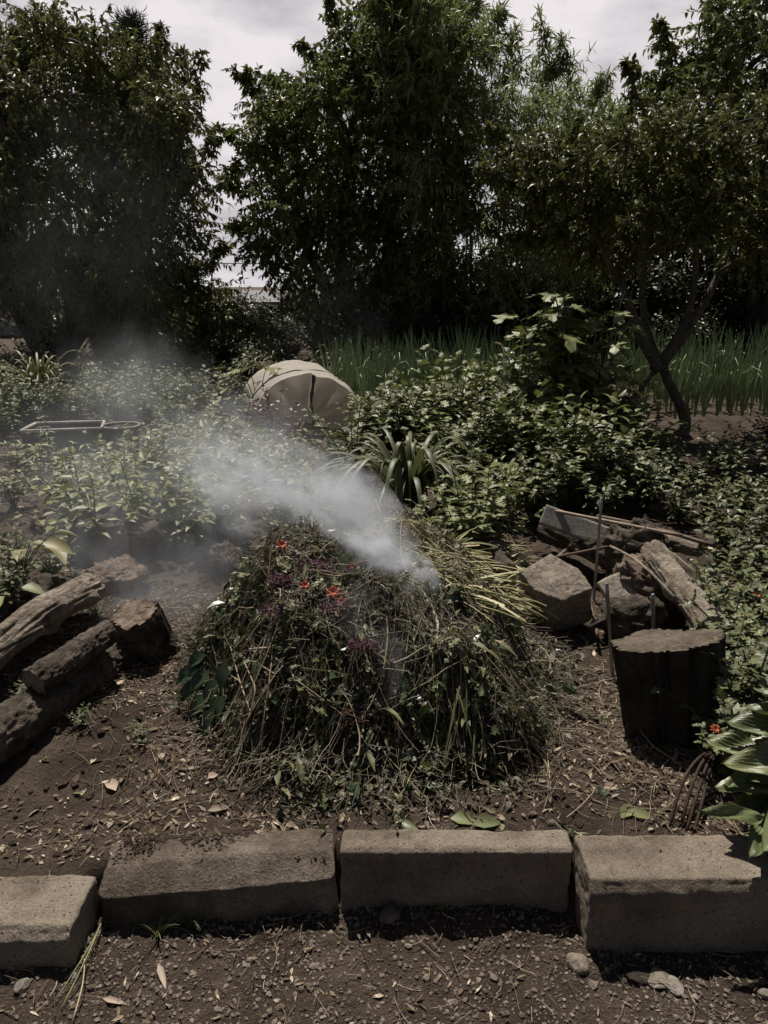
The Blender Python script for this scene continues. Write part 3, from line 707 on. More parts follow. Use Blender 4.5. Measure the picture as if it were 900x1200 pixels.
def whorl_plant(n, h, spread, L, W, leafm, nodes=6, nl=5):
    """stems carrying whorls of pointed leaves, a fresh fan on every tip"""
    P = stems_paths(n, h, spread); K = P.shape[1]; sb = MB(); tubes(sb, P, np.linspace(.005, .0025, K), 5, 0, False)
    pos, d, nn, LL = [], [], [], []
    for s in range(n):
        for k in range(nodes):
            u = .25 + .75 * (k + .6 * random.random()) / nodes if k < nodes - 1 else 1
            f = min(u * (K - 1), K - 1.001); i = int(f); p = P[s, i] * (1 - f + i) + P[s, i + 1] * (f - i); tg = nrm(P[s, i + 1] - P[s, i])
            ph = random.random() * 6.28
            for q in range(nl):
                a = ph + q * 2 * pi / nl + random.gauss(0, .2); o = V(cos(a), sin(a), 0)
                up = 1.0 if k == nodes - 1 else .15
                pos.append(p); d.append(o + tg * up * random.uniform(.5, 1.2) - V(0, 0, .12)); nn.append(V(0, 0, 1) + .2 * o + rng.normal(0, .15, 3)); LL.append(L * random.uniform(.7, 1.15) * (1 if k < nodes - 1 else .75))
    LL = np.array(LL); lb = MB(); leaves(lb, pos, np.array(d), np.array(nn), LL, LL * W / L, 'lance', rng.uniform(.1, .45, len(LL)), 0)
    return proto([('stem', sb, M['stem']), ('foliage', lb, M[leafm])])

def strap_clump(n, h, spread, w, leafm, droop=.9, K=10):
    a = rng.uniform(0, 2 * pi, n); hh = h * rng.uniform(.7, 1.15, n); sp = spread * rng.uniform(.35, 1.1, n); t = np.linspace(0, 1, K)
    P = np.stack([np.cos(a)[:, None] * sp[:, None] * t ** 1.15, np.sin(a)[:, None] * sp[:, None] * t ** 1.15, hh[:, None] * (1.9 * t - (1.0 + droop * rng.uniform(.5, 1.2, (n, 1))) * t ** 2.3)], -1)
    prof = np.interp(t, [0, .2, .6, .85, 1], [.7, 1, .9, .55, .05])
    b = MB(); ribbons(b, P, w * rng.uniform(.7, 1.15, (n, 1)) * prof[None], np.stack([-np.sin(a), np.cos(a), 0 * a], -1), 0, .3)
    return proto([('foliage', b, M[leafm])])

def onion(n, h):
    a = rng.uniform(0, 2 * pi, n); sp = h * rng.uniform(.04, .26, n); hh = h * rng.uniform(.65, 1.05, n); t = np.linspace(0, 1, 7)
    P = np.stack([np.cos(a)[:, None] * sp[:, None] * t ** 1.5, np.sin(a)[:, None] * sp[:, None] * t ** 1.5, hh[:, None] * t], -1)
    kink = rng.random(n) < .2
    P[kink, 5:, 2] -= (hh[kink, None] * np.array([.06, .28])); P[kink, 5:, 0] += h * np.array([.05, .14]) * np.sign(np.cos(a[kink]))[:, None]
    b = MB(); tubes(b, P, np.interp(t, [0, .2, .7, 1], [.007, .0085, .0065, .0012])[None] * rng.uniform(.8, 1.2, (n, 1)), 5, 0, False)
    s = MB(); tubes(s, np.stack([V(0, 0, -.02), V(0, 0, .06), V(0, 0, .13)])[None], np.array([.012, .012, .009]), 7, 0)
    return proto([('foliage', b, M['lf_onion']), ('stalk', s, M['palestem'])])
M['palestem'] = plain('palestem', (.28, .31, .20), .5, 0, .2, 20)

PR = {}
PR['mug'] = [leafy(13, .42, .27, .075, .055, 'mugwort', 22, .1) for _ in range(4)]
PR['mugb'] = [leafy(12, .44, .28, .095, .07, 'mugwort', 15, .15, leafm='lf_fig') for _ in range(2)] + [leafy(10, .48, .24, .085, .05, 'ovate', 17, .2, leafm='lf_potato') for _ in range(2)]
PR['mugs'] = [leafy(9, .30, .20, .055, .042, 'mugwort', 16, .15, leafm='lf_mugwort') for _ in range(3)]
PR['potato'] = [leafy(10, .40, .30, .105, .050, 'ovate', 15, .2, 'lf_potato', curl=.35) for _ in range(4)]
PR['whorl'] = [whorl_plant(5, .45, .22, .085, .026, 'lf_potato') for _ in range(3)]
PR['broadweed'] = [leafy(10, .40, .26, .075, .042, 'ovate', 16, .15, 'lf_mugwort') for _ in range(3)]
PR['red'] = [leafy(10, .42, .24, .075, .042, 'ovate', 16, .15, 'lf_red') for _ in range(2)]
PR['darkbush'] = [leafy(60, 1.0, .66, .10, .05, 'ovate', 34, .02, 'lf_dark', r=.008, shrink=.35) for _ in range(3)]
PR['strap'] = [strap_clump(85, .40, .42, .020, 'lf_strap', .85, 12), strap_clump(34, .36, .36, .020, 'lf_strap', .7, 12)]
PR['spiky'] = [strap_clump(60, .42, .34, .020, 'lf_grass', .25), strap_clump(60, .36, .40, .016, 'lf_grass', .45)]
PR['onion'] = [onion(8, .72) for _ in range(6)]

used = {}
def put(kind, name, p, label, cat, group=None, scale=1.0):
    pr = PR[kind]; k = used.get(kind, 0); used[kind] = k + 1
    p = V(p[0], p[1], float(H(p[0], p[1])) - .01)
    return inst(name, pr[k % len(pr)], p, label, cat, group, random.random() * 6.28, scale * random.uniform(.9, 1.12))

# potato plants left of the smoke
for px, py in ((118, 640), (165, 622), (215, 628), (262, 612), (100, 600), (150, 585), (198, 580), (248, 575), (132, 560), (180, 550), (232, 545), (285, 548), (205, 520), (255, 515), (300, 525), (320, 560), (340, 600)):
    put('potato', 'potato_plant', on(px, py + 12), 'leafy pale green plant with broad pointed leaves in the left bed', 'plant', 'pale green plants in the left bed', 1.08)
for px, py in ((18, 590), (48, 560), (72, 585), (30, 555), (98, 560), (60, 538)):
    put('whorl', 'young_plant', on(px, py + 8), 'thin upright plant with whorled pale leaves in front of the black planter', 'plant', 'upright young plants before the planter', .85)
for px, py in ((22, 655), (12, 700), (62, 672)):
    put('mugs', 'weed', on(px, py + 6), 'low weed growing on soil above the left logs', 'weed', 'weeds above the left logs', .75)
put('strap', 'lily_clump', on(478, 604), 'arching clump of long strap leaves hanging over, left of the leafy bushes', 'strap plant', None, 1.55)
put('strap', 'lily_clump', on(575, 488), 'smaller arching strap leaf clump below the two plastic bottles', 'strap plant', None, 1.25)
put('strap', 'lily_clump', on(690, 545), 'sparse strap leaf clump in shade by the dark plant stake', 'strap plant', None, .8) if False else None
bush_spots = [(470, 525), (500, 520), (440, 545), (455, 505), (590, 530), (625, 530), (660, 520), (415, 560), (445, 520), (430, 610), (530, 520), (565, 515), (600, 500), (640, 505), (520, 570), (560, 560), (605, 550), (650, 545), (545, 610), (590, 600), (630, 595), (675, 580), (500, 640), (545, 650), (700, 600), (725, 570), (680, 535), (760, 585), (420, 640), (570, 635)]
for px, py in bush_spots:
    if abs(px - 478) < 62 and py > 540: continue
    put(random.choice(('mug', 'mugb', 'mugb', 'broadweed')), 'garden_shrub', on(px, py + 14), 'leafy green bush in the thicket behind the heap and wood pile', 'bush', 'bushes in the thicket behind the heap', random.uniform(1.0, 1.35) if py > 580 else random.uniform(1.4, 1.95))
for px, py, sc in ((535, 505, 1.9), (575, 515, 2.0), (615, 505, 2.1), (655, 520, 2.1), (695, 530, 2.0), (735, 540, 1.8), (560, 555, 1.6), (610, 560, 1.6), (660, 565, 1.7), (705, 575, 1.6), (520, 545, 1.6), (440, 520, 1.5)):
    put(random.choice(('mug', 'mugb', 'mugb')), 'garden_shrub', on(px, py + 14), 'leafy green bush in the thicket behind the heap and wood pile', 'bush', 'bushes in the thicket behind the heap', sc)
for px, py in ((835, 535), (870, 530), (900, 535), (780, 545), (650, 505), (720, 520), (690, 500), (795, 600), (830, 590), (870, 600), (905, 590), (750, 570), (850, 640), (890, 650), (815, 555), (860, 560), (905, 560)):
    put('broadweed', 'leafy_weed', on(px, py + 14), 'leafy green weed with small pointed leaves right of the wood pile', 'weed', 'weeds right of the wood pile', 1.0)
for px, py in ((300, 555), (345, 545), (375, 575), (390, 540), (330, 620), (370, 610)):
    put('mugs', 'weed', on(px, py + 8), 'low green weed behind the heap, seen through smoke', 'weed', 'weeds behind the smoke', 1.2)
for px, py in ((425, 500), (440, 485), (470, 490), (500, 488), (530, 490), (700, 500), (725, 520), (640, 480), (670, 495), (560, 470), (615, 470), (760, 545), (745, 560)):
    put('mugs', 'weed', on(px, py), 'small leafy weed along the front edge of the middle onion rows', 'weed', 'weeds along the onion rows', 1.3)
for px, py in ((945, 560), (960, 600), (950, 640), (945, 690), (960, 740), (950, 790), (1000, 580), (1010, 640), (1000, 700), (1010, 760), (985, 830), (1060, 600), (1070, 680), (1050, 780), (1040, 850), (1120, 620), (1130, 720), (1110, 820)):
    put('broadweed', 'leafy_weed', on(px, py + 14), 'leafy green weed with small pointed leaves right of the wood pile', 'weed', 'weeds right of the wood pile', 1.1)
for px, py, sc, lab in ((28, 822, .32, 'tiny weed growing between the two lower left logs'), (112, 722, .30, 'tiny weed beside the upper end of the gnarled log'), (95, 850, .30, 'tiny weed in the shadow of the thick ridged log'), (165, 868, .28, 'tiny weed on bare soil below the rotten wood chunk')):
    put('mugs', 'weed', on(px, py), lab, 'weed', None, sc)
put('red', 'amaranth_plant', on(262, 500), 'dark red leaved plant left of the beige net tunnel', 'plant', None, 1.3)
put('red', 'amaranth_plant', on(322, 524), 'small dark red leaved plant in front of the beige net tunnel', 'plant', None, 1.25)
put('red', 'amaranth_plant', on(900, 510), 'low dark red plant at the right edge beside the onions', 'plant', None, .9)
put('spiky', 'spiky_plant', on(50, 478), 'spiky plant with narrow arching leaves behind the black planter', 'plant', None, 1.6)
for px, py in ((15, 475), (110, 470), (60, 455), (150, 490), (185, 480), (215, 495), (170, 460), (95, 450), (235, 475), (10, 500), (130, 455), (205, 455), (245, 455), (30, 450), (275, 470), (290, 450), (5, 460), (45, 480), (80, 470), (120, 480), (160, 475), (200, 470), (225, 455), (260, 490), (70, 495), (175, 500), (205, 510), (15, 490), (35, 500), (60, 490), (90, 488), (115, 492), (140, 505), (5, 515), (50, 470), (105, 462), (155, 462), (185, 455)):
    put('mug', 'weed', on(px, py), 'dark leafy weed in the shade behind the planters', 'weed', 'weeds behind the planters', 1.25)
for px, py in ((300, 450), (325, 446), (350, 452), (385, 450), (410, 455), (340, 435), (375, 438), (430, 440)):
    put('spiky', 'grass_clump', on(px, py), 'tall seeding grass clump in shade behind the beige net tunnel', 'grass', 'grass clumps behind the net tunnel', 1.25)

# onions in rows
OG = 'green onions growing in rows'
for Y in (7.6, 8.3, 9.0, 9.8, 10.7):
    for x in np.arange(-.55 - (Y - 7.6) * .05, 1.75, .105):
        xx = x + random.gauss(0, .03)
        if xx < -.2 and Y < 8.1: continue
        put('onion', 'onion_plant', V(xx, Y + random.gauss(0, .06)), 'upright green onion with hollow blades in the middle rows', 'onion', OG + ' in the middle', random.uniform(.95, 1.22))
for Y in (7.9, 8.5, 9.1, 9.8, 10.6):
    for x in np.arange(2.95, 4.9 + (Y - 7.9) * .5, .125):
        put('onion', 'onion_plant', V(x + random.gauss(0, .03), Y + random.gauss(0, .06)), 'upright green onion with hollow blades in the right hand rows', 'onion', OG + ' at the right', random.uniform(1.05, 1.3))

# big leaf plant by the tunnel
def stalk_plant(name, base, spots, L, W, m, label, tm='broad', cat='plant', up=1.0, r=.006, curl=.25, facing=None):
    """a plant whose single leaves sit on their own stalks: spots = leaf base points"""
    t = empty(name, base, label, cat); sb = MB(); pos, d, nn = [], [], []
    for q in spots:
        q = np.asarray(q); o = q - base; k = np.linspace(0, 1, 8)[:, None]
        P = base + np.concatenate([o[:2] * k ** 1.6, o[2] * (1.25 * k - .25 * k ** 3)], 1); tubes(sb, P[None], np.linspace(r, r * .6, 8), 6, 0, False)
        dd = V(o[0], o[1], 0); dd = nrm(dd) if np.linalg.norm(dd) > .02 else V(1, 0, 0)
        pos.append(q); d.append(dd + rng.normal(0, .25, 3) * V(1, 1, .5) + V(0, -.15, -.15)); nn.append(V(0, -.15, 1) + .3 * dd + rng.normal(0, .15, 3))
    lb = MB(); n = len(pos); LL = L * rng.uniform(.75, 1.2, n); leaves(lb, pos, np.array(d), np.array(nn), LL, LL * W / L, tm, curl * rng.uniform(.5, 1.4, n), 0, True)
    obj('stem', sb, M['stem'], t); obj('foliage', lb, M[m], t)
    return t
bp = on(304, 503); 
stalk_plant('squash_plant', bp, [bp + V(random.uniform(-.38, .3), random.uniform(-.25, .25), random.uniform(.18, .62)) for _ in range(34)], .17, .15, 'lf_big', 'tall plant with broad pale green leaves left of the beige net tunnel', 'maple', curl=.10)
bp = on(30, 690); 
stalk_plant('yellow_plant', bp, [bp + V(random.uniform(-.12, .14), random.uniform(-.1, .1), random.uniform(.08, .24)) for _ in range(9)], .11, .06, 'lf_yellow', 'plant with yellowing leaves above the gnarled log', r=.003)
bp = on(8, 720)
stalk_plant('leafy_plant', bp, [bp + V(random.uniform(-.1, .14), random.uniform(-.1, .1), random.uniform(.06, .2)) for _ in range(8)], .09, .06, 'lf_potato', 'small green leaved plant at the left edge above the logs', r=.003)

# lobed leaf shrub (fig like) in front of the multi stemmed tree
def lobed_shrub():
    base = on(680, 545); t = empty('lobed_shrub', base, 'tall shrub with large lobed leaves, its left side in the sun', 'shrub')
    sb = MB(); lb = MB(); pos, d, nn = [], [], []
    for k in range(22):
        tip = AT(random.uniform(600, 765), random.uniform(322, 470), base[1] + random.uniform(-.35, .7))
        if k < 9: tip = AT(random.uniform(598, 660), random.uniform(318, 400), base[1] + random.uniform(-.3, .5))
        u = np.linspace(0, 1, 12)[:, None]; o = tip - base
        P = base + np.concatenate([o[:2] * u ** 1.3, o[2] * (1.12 * u - .12 * u ** 3)], 1); tubes(sb, P[None], np.linspace(.016, .005, 12), 6, 0, False)
        for j in range(16):
            f = .3 + .7 * j / 15; i = min(int(f * 11), 10); a = j * 2.4 + k; o2 = V(cos(a), sin(a), .3)
            pos.append(P[i] + o2 * random.uniform(.05, .14)); d.append(o2 + V(0, 0, -.45)); nn.append(V(0, 0, 1) + .5 * o2 + rng.normal(0, .2, 3))
            tubes(sb, np.stack([P[i], (P[i] + pos[-1]) / 2 + V(0, 0, .01), pos[-1]])[None], np.full(3, .003), 3, 0, False)
    n = len(pos); LL = rng.uniform(.10, .20, n); leaves(lb, pos, np.array(d), np.array(nn), LL, LL * .9, 'maple', rng.uniform(.1, .5, n), 0)
    obj('stem', sb, M['trunkbark'], t); obj('foliage', lb, M['lf_fig'], t)
lobed_shrub()

# hosta at the right edge
def hosta():
    base = on(915, 955); t = empty('hosta_plant', base, 'large ribbed hosta leaves spilling over the tall kerb stone', 'hosta'); b = MB(); s = MB()
    spec = [(843, 885, .12, .085, 140, .2), (872, 862, .15, .085, 155, .2), (900, 850, .15, .09, 120, .3), (868, 905, .15, .085, 175, .25), (890, 890, .16, .09, 150, .2), (848, 932, .13, .06, 190, .15), (872, 925, .16, .10, 195, .3), (895, 920, .17, .10, 170, .25),
            (835, 968, .17, .045, 192, .02), (868, 955, .15, .085, 210, .3), (892, 950, .16, .10, 220, .35), (880, 985, .13, .07, 245, .35), (893, 1010, .12, .06, 262, .3), (905, 975, .15, .09, 240, .4), (925, 900, .18, .11, 120, .3), (940, 940, .18, .11, 60, .3), (930, 870, .17, .1, 90, .25), (912, 835, .15, .08, 110, .3), (925, 960, .17, .1, 300, .3)]
    for i, (px, py, L, W, ang, curl) in enumerate(spec):
        tipp = AT(px + 14, py, base[1] + (-.03 if py < 900 else -.10 if py < 965 else -.20))
        a = radians(ang); d = V(cos(a), sin(a) * .6, .0); q = tipp - d * L * .55 + V(0, 0, .01)
        nu, nv = 16, 30; u = np.linspace(0, 1, nu)[:, None]; v = np.linspace(-1, 1, nv + 1)[None]
        prof = np.sin(np.clip(u, 0, 1) ** .66 * pi) ** .72 * W / 2
        d = nrm(d + V(0, 0, .25)); nb = nrm(V(.05, -.35, 1) + rng.normal(0, .12, 3)); sd = nrm(np.cross(d, nb)); nn = np.cross(sd, d)
        z = W * .22 * np.abs(v) ** 1.3 * (1 - .4 * u) + .0045 * np.abs(np.sin(v * 4.5 * pi / (.55 + .45 * np.sin(u * pi)))) * np.sin(u * pi) - L * curl * 1.2 * u ** 2 + .006 * np.sin(u * 9 + v * 3)
        X = q + d * (L * u * np.ones_like(v))[..., None] + sd * (prof * v)[..., None] + nn * z[..., None]
        id_ = np.arange(nu * (nv + 1)).reshape(nu, nv + 1); b.add(X, [np.stack([id_[:-1, :-1], id_[1:, :-1], id_[1:, 1:], id_[:-1, 1:]], -1).reshape(-1, 4)])
        k = np.linspace(0, 1, 6)[:, None]; P = base * (1 - k) + q * k + V(0, 0, .05) * np.sin(k * pi); tubes(s, P[None], np.linspace(.006, .004, 6), 6, 0, False)
    obj('stem', s, M['stem'], t); obj('foliage', b, M['lf_hosta'], t)
hosta()

# flowers
def bloom(mb, p, r, n=9, face=V(0, -.5, 1), layers=2):
    f = nrm(face); s = nrm(np.cross(f, V(1, .2, 0))); q = np.cross(f, s)
    for l in range(layers):
        a = np.arange(n) / n * 2 * pi + l * .35; d = np.cos(a)[:, None] * s + np.sin(a)[:, None] * q + f * (.25 + .5 * l)
        leaves(mb, np.repeat([p], n, 0), d, np.repeat([f], n, 0) + d * -.2, r * (1 - .25 * l), r * .62, 'broad', .25, 0)
def flower_plant(base, blooms, label, kind, sc, r=.018):
    t = empty('flowering_plant', base, label, 'flowering plant'); pr = PR[kind][len(blooms) % len(PR[kind])]
    for pn, me in pr:
        c = bpy.data.objects.new(pn, me); COL.objects.link(c); c.parent = t; c.scale = (sc,) * 3
    for q in blooms:
        b = MB(); bloom(b, q, r); k = np.linspace(0, 1, 6)[:, None]; f = obj('flower', b, M['orange'], t)
        s = MB(); tubes(s, (base * (1 - k) + q * k + V(0, .02, .04) * np.sin(k * pi))[None], np.full(6, .0025), 5, 0, False); obj('flower_stalk', s, M['stem'], t)
b1 = on(850, 775); Yb = b1[1]
flower_plant(b1, [AT(820, 727, Yb - .0), AT(855, 709, Yb + .1), AT(872, 706, Yb + .12)], 'bushy plant with three orange flowers behind the tree stump', 'mug', .95)
b2 = on(890, 800)
flower_plant(b2, [AT(887, 698, b2[1] + .2), AT(871, 721, b2[1] + .1), AT(884, 757, b2[1] - .05)], 'bushy plant with orange flowers at the right edge', 'mug', .9)
b3 = on(850, 890)
flower_plant(b3, [AT(839, 855, b3[1] - .1), AT(846, 868, b3[1] - .12)], 'low plant with two orange flowers above the garden fork', 'broadweed', .5)
for px, py, sc, lab in ((862, 900, 1.0, 'feathery leaved plant in front of the right foot of the tree stump'), (866, 878, 1.65, 'feathery leaved plant hiding the right side of the tree stump'), (846, 850, 1.25, 'feathery leaved green plant right against the tree stump'), (876, 850, 1.35, 'feathery leaved plant between the stump plant and the hosta'), (908, 830, 1.5, 'feathery leaved plant at the right edge above the hosta'), (848, 905, .7, 'low green plant between the tree stump and the garden fork')):
    put('mugs', 'feathery_plant', on(px, py), lab, 'plant', None, sc)
for px, py in ((870, 745), (905, 740), (835, 700), (895, 690)):
    put('broadweed', 'leafy_weed', on(px, py + 10), 'leafy weed among the orange flowers at the right', 'weed', 'weeds among the orange flowers', 1.05)

# ------------------------------------------------------------------ weed heap
HC = V(-.035, 2.50); HA, HB, HH = .615, .70, .43
def heapz(x, y):
    dx = (x - HC[0]) / np.where(x < HC[0], HA, HA * .98); dy = (y - HC[1]) / np.where(y < HC[1], HB, HB * 1.05)
    an = np.arctan2(dy, dx); r = np.sqrt(dx * dx + dy * dy) * (1 + .08 * np.sin(an * 3 + 1) + .06 * np.sin(an * 5 + 2.5) + .05 * np.sin(an * 9))
    p = np.clip(1 - r ** 3.2, 0, 1) ** .85
    lump = 1 + .30 * fbm(p3(x * 5.5, y * 5.5), 51, 3) + .18 * vn(p3(x * 2.3 + 4, y * 2.3), 57)
    return H0(x, y) + HH * p * lump + .055 * fbm(p3(x * 11, y * 11), 52, 3) * np.clip(p * 4, 0, 1)
hp = empty('weed_heap', V(HC[0], HC[1], .15), 'heap of pulled weeds and cut stems smouldering behind the kerb', 'weed heap')
ux = np.linspace(-.85, .85, 130) + HC[0]; uy = np.linspace(-.85, .85, 130) + HC[1]; gx, gy = np.meshgrid(ux, uy, indexing='ij')
gz = heapz(gx, gy) - .035; id_ = np.arange(gx.size).reshape(gx.shape)
hb = MB(); hb.add(np.stack([gx, gy, gz], -1), [np.stack([id_[:-1, :-1], id_[1:, :-1], id_[1:, 1:], id_[:-1, 1:]], -1).reshape(-1, 4)])
obj('mound', hb, M['heapcore'], hp)

def heap_pts(n, rmax=1.0, sel=None):
    a = rng.uniform(0, 2 * pi, n); r = np.sqrt(rng.random(n)) * rmax
    x = HC[0] + HA * r * np.cos(a); y = HC[1] + HB * r * np.sin(a)
    if sel is not None: k = sel(x, y); x, y = x[k], y[k]
    return x, y
def heap_strands(mb, x, y, lmin, lmax, w, ribbon, down=.8, lift=.03, K=7, ang=None, sag=.0, mat_=0):
    n = len(x); rad = np.arctan2((y - HC[1]), (x - HC[0]))
    a = np.where(rng.random(n) < down, rad + rng.normal(0, .55, n), rng.uniform(0, 2 * pi, n)) if ang is None else ang + rng.normal(0, .3, n)
    L = rng.uniform(lmin, lmax, n); t = np.linspace(-.5, .5, K); bend = rng.normal(0, .45, n)
    P = np.stack([x[:, None] + L[:, None] * (t * np.cos(a)[:, None] - bend[:, None] * t ** 2 * np.sin(a)[:, None]), y[:, None] + L[:, None] * (t * np.sin(a)[:, None] + bend[:, None] * t ** 2 * np.cos(a)[:, None])], -1)
    z = np.maximum(heapz(P[..., 0], P[..., 1]), H(P[..., 0], P[..., 1]))
    zs = z.copy(); 
    for _ in range(2): zs[:, 1:-1] = (zs[:, :-2] + zs[:, 1:-1] * 2 + zs[:, 2:]) / 4      # stiff stems bridge the hollows
    z = np.maximum(zs, z - .01) + rng.random((n, 1)) ** 1.5 * lift + rng.normal(0, .006, z.shape) - sag * (t + .5) ** 2 * L[:, None]
    P = np.concatenate([P, z[..., None]], -1)
    if ribbon: ribbons(mb, P, w * rng.uniform(.5, 1.2, (n, 1)) * np.interp(np.linspace(0, 1, K), [0, .3, .8, 1], [.7, 1, .7, .1])[None], None, mat_)
    else: tubes(mb, P, w * rng.uniform(.5, 1.2, (n, 1)) * np.linspace(1, .5, K)[None], 4, mat_, False)
    return P
b = MB(); heap_strands(b, *heap_pts(2600, 1.07), .06, .34, .0015, False, .35, .10); obj('stem', b, M['drystem'], hp, kind='stuff')
b = MB(); heap_strands(b, *heap_pts(700, 1.04), .10, .34, .005, True, .55, .06); obj('grass_blade', b, M['lf_cut'], hp, kind='stuff')
# withered leaves, many small, all over
b = MB(); x, y = heap_pts(9500, 1.06); n = len(x); rad = np.arctan2(y - HC[1], x - HC[0])
d = np.stack([np.cos(rad) + rng.normal(0, .7, n), np.sin(rad) + rng.normal(0, .7, n), -.5 + rng.normal(0, .5, n)], -1); nn = np.stack([np.cos(rad) * .6 + rng.normal(0, .5, n), np.sin(rad) * .6 + rng.normal(0, .5, n), np.full(n, .8)], -1)
LL = rng.uniform(.012, .042, n); leaves(b, np.stack([x, y, np.maximum(heapz(x, y), H(x, y)) + rng.uniform(0, .035, n)], -1), d, nn, LL, LL * rng.uniform(.25, .5, n), 'ovate', rng.uniform(-.2, .6, n), 0)
obj('leaf', b, M['lf_cut'], hp, kind='stuff')
def inpoly(poly, x, y):
    c = False; n = len(poly); j = n - 1
    for i in range(n):
        xi, yi = poly[i]; xj, yj = poly[j]
        if (yi > y) != (yj > y) and x < (xj - xi) * (y - yi) / (yj - yi) + xi: c = not c
        j = i
    return c

def spread_pts(poly, n, cand=12):
    xs_ = [p[0] for p in poly]; ys_ = [p[1] for p in poly]; out = []
    while len(out) < n:
        best, bd = None, -1
        for _ in range(cand):
            for _t in range(200):
                x = random.uniform(min(xs_), max(xs_)); y = random.uniform(min(ys_), max(ys_))
                if inpoly(poly, x, y): break
            dd = min([((x - a) ** 2 + (y - b) ** 2) for a, b in out] or [1e9])
            if dd > bd: best, bd = (x, y), dd
        out.append(best)
    return out

def put_leaves(lb, P, per, L, W, tm, droop, curl, fan=None):
    n, K, _ = P.shape; u = (.22 + .8 * (np.arange(per) + rng.uniform(0, 1, (n, per))) / per).clip(0, 1)
    f = np.clip(u * (K - 1), 0, K - 1.001); i = f.astype(int); w = (f - i)[..., None]; r_ = np.arange(n)[:, None]
    pos = P[r_, i] * (1 - w) + P[r_, i + 1] * w; tg = nrm(P[r_, i + 1] - P[r_, i])
    rd = nrm(rng.normal(0, 1, pos.shape)); d = rd + .7 * tg - V(0, 0, 1) * droop * rng.uniform(.5, 2, u.shape)[..., None]
    nn = V(0, 0, 1) + rng.normal(0, .45, pos.shape)
    LL = L * rng.uniform(.6, 1.2, u.shape)
    leaves(lb, pos.reshape(-1, 3), d.reshape(-1, 3), nn.reshape(-1, 3), LL.ravel(), (LL * W / L).ravel() * rng.uniform(.8, 1.15, LL.size), tm, curl * rng.uniform(0, 1.6, LL.size), 0)

def gp(x, y):
    return V(x, y, float(H(x, y)) - .05)

def heapat(px, py, lift=.02):
    """where the heap's surface is seen at a place of the photograph"""
    d = ray(px, py); P = CAM + np.linspace(1.6, 4.0, 900)[:, None] * d
    hit = P[:, 2] < np.maximum(heapz(P[:, 0], P[:, 1]), H(P[:, 0], P[:, 1]))
    p = P[np.argmax(hit)] if hit.any() else P[-1]
    return p + V(0, -.3, .6) * lift
# pulled weeds, each a stem with its leaves still on, lying every way over the heap
def heap_surf(poly, n):
    """points of the heap's surface in a patch of it"""
    q = [heapat(*pt, 0) for pt in spread_pts(poly, n, 2)]; q = np.array(q); return q[:, 0], q[:, 1]
def sprigs(n, rmax, lmin, lmax, L, W, tm, per, lm, name, down=.7, lift=.06, r=.0018, xy=None):
    sb = MB(); x, y = heap_pts(n, rmax) if xy is None else xy
    P = heap_strands(sb, x, y, lmin, lmax, r, False, down, lift, 8); lb = MB(); put_leaves(lb, P, per, L, W, tm, .25, .3); mb = MB()
    obj(name + '_stem', sb, M['stem'], hp, kind='stuff'); obj(name + '_leaf', lb, M[lm], hp, kind='stuff')
sprigs(700, 1.06, .10, .30, .026, .010, 'lance', 16, 'lf_cut', 'weed', .45, .09)
sprigs(230, 1.04, .10, .26, .050, .032, 'mugwort', 9, 'lf_mugwort', 'cut_weed', .4, .08)
sprigs(110, .98, .12, .26, .060, .032, 'broad', 6, 'lf_branch', 'broad_weed', .4, .09); sprigs(90, 1.0, .12, .28, .075, .020, 'lance', 7, 'lf_grass', 'long_leaf_weed', .4, .10)
b = MB(); heap_strands(b, *heap_pts(210, 1.05), .12, .34, .0030, False, .4, .12); obj('pale_stalk', b, M['cane'], hp, kind='stuff')
sprigs(620, 1.06, .10, .3, .014, .006, 'lance', 24, 'drystem', 'seed_stem', .4, .11)
x, y = heap_pts(900, 1.22); k = ((x - HC[0]) / HA) ** 2 + ((y - HC[1]) / HB) ** 2 > .80; x, y = x[k], y[k]; k = (x > HC[0] - .2) | (y > HC[1]); 
sprigs(0, 1, .08, .26, .030, .012, 'lance', 10, 'lf_cut', 'fringe_weed', .3, .03, .0016, (x[k], y[k]))
b = MB(); x, y = heap_pts(1500, 1.18, lambda x, y: (x > HC[0] + .25)); heap_strands(b, x, y, .08, .30, .0016, False, .35, .05); obj('fringe_stem', b, M['drystem'], hp, kind='stuff')
b = MB(); x, y = heap_pts(420, 1.12, lambda x, y: (x > HC[0] + .1)); heap_strands(b, x, y, .08, .24, .004, True, .4, .07); obj('fringe_blade', b, M['straw'], hp, kind='stuff')
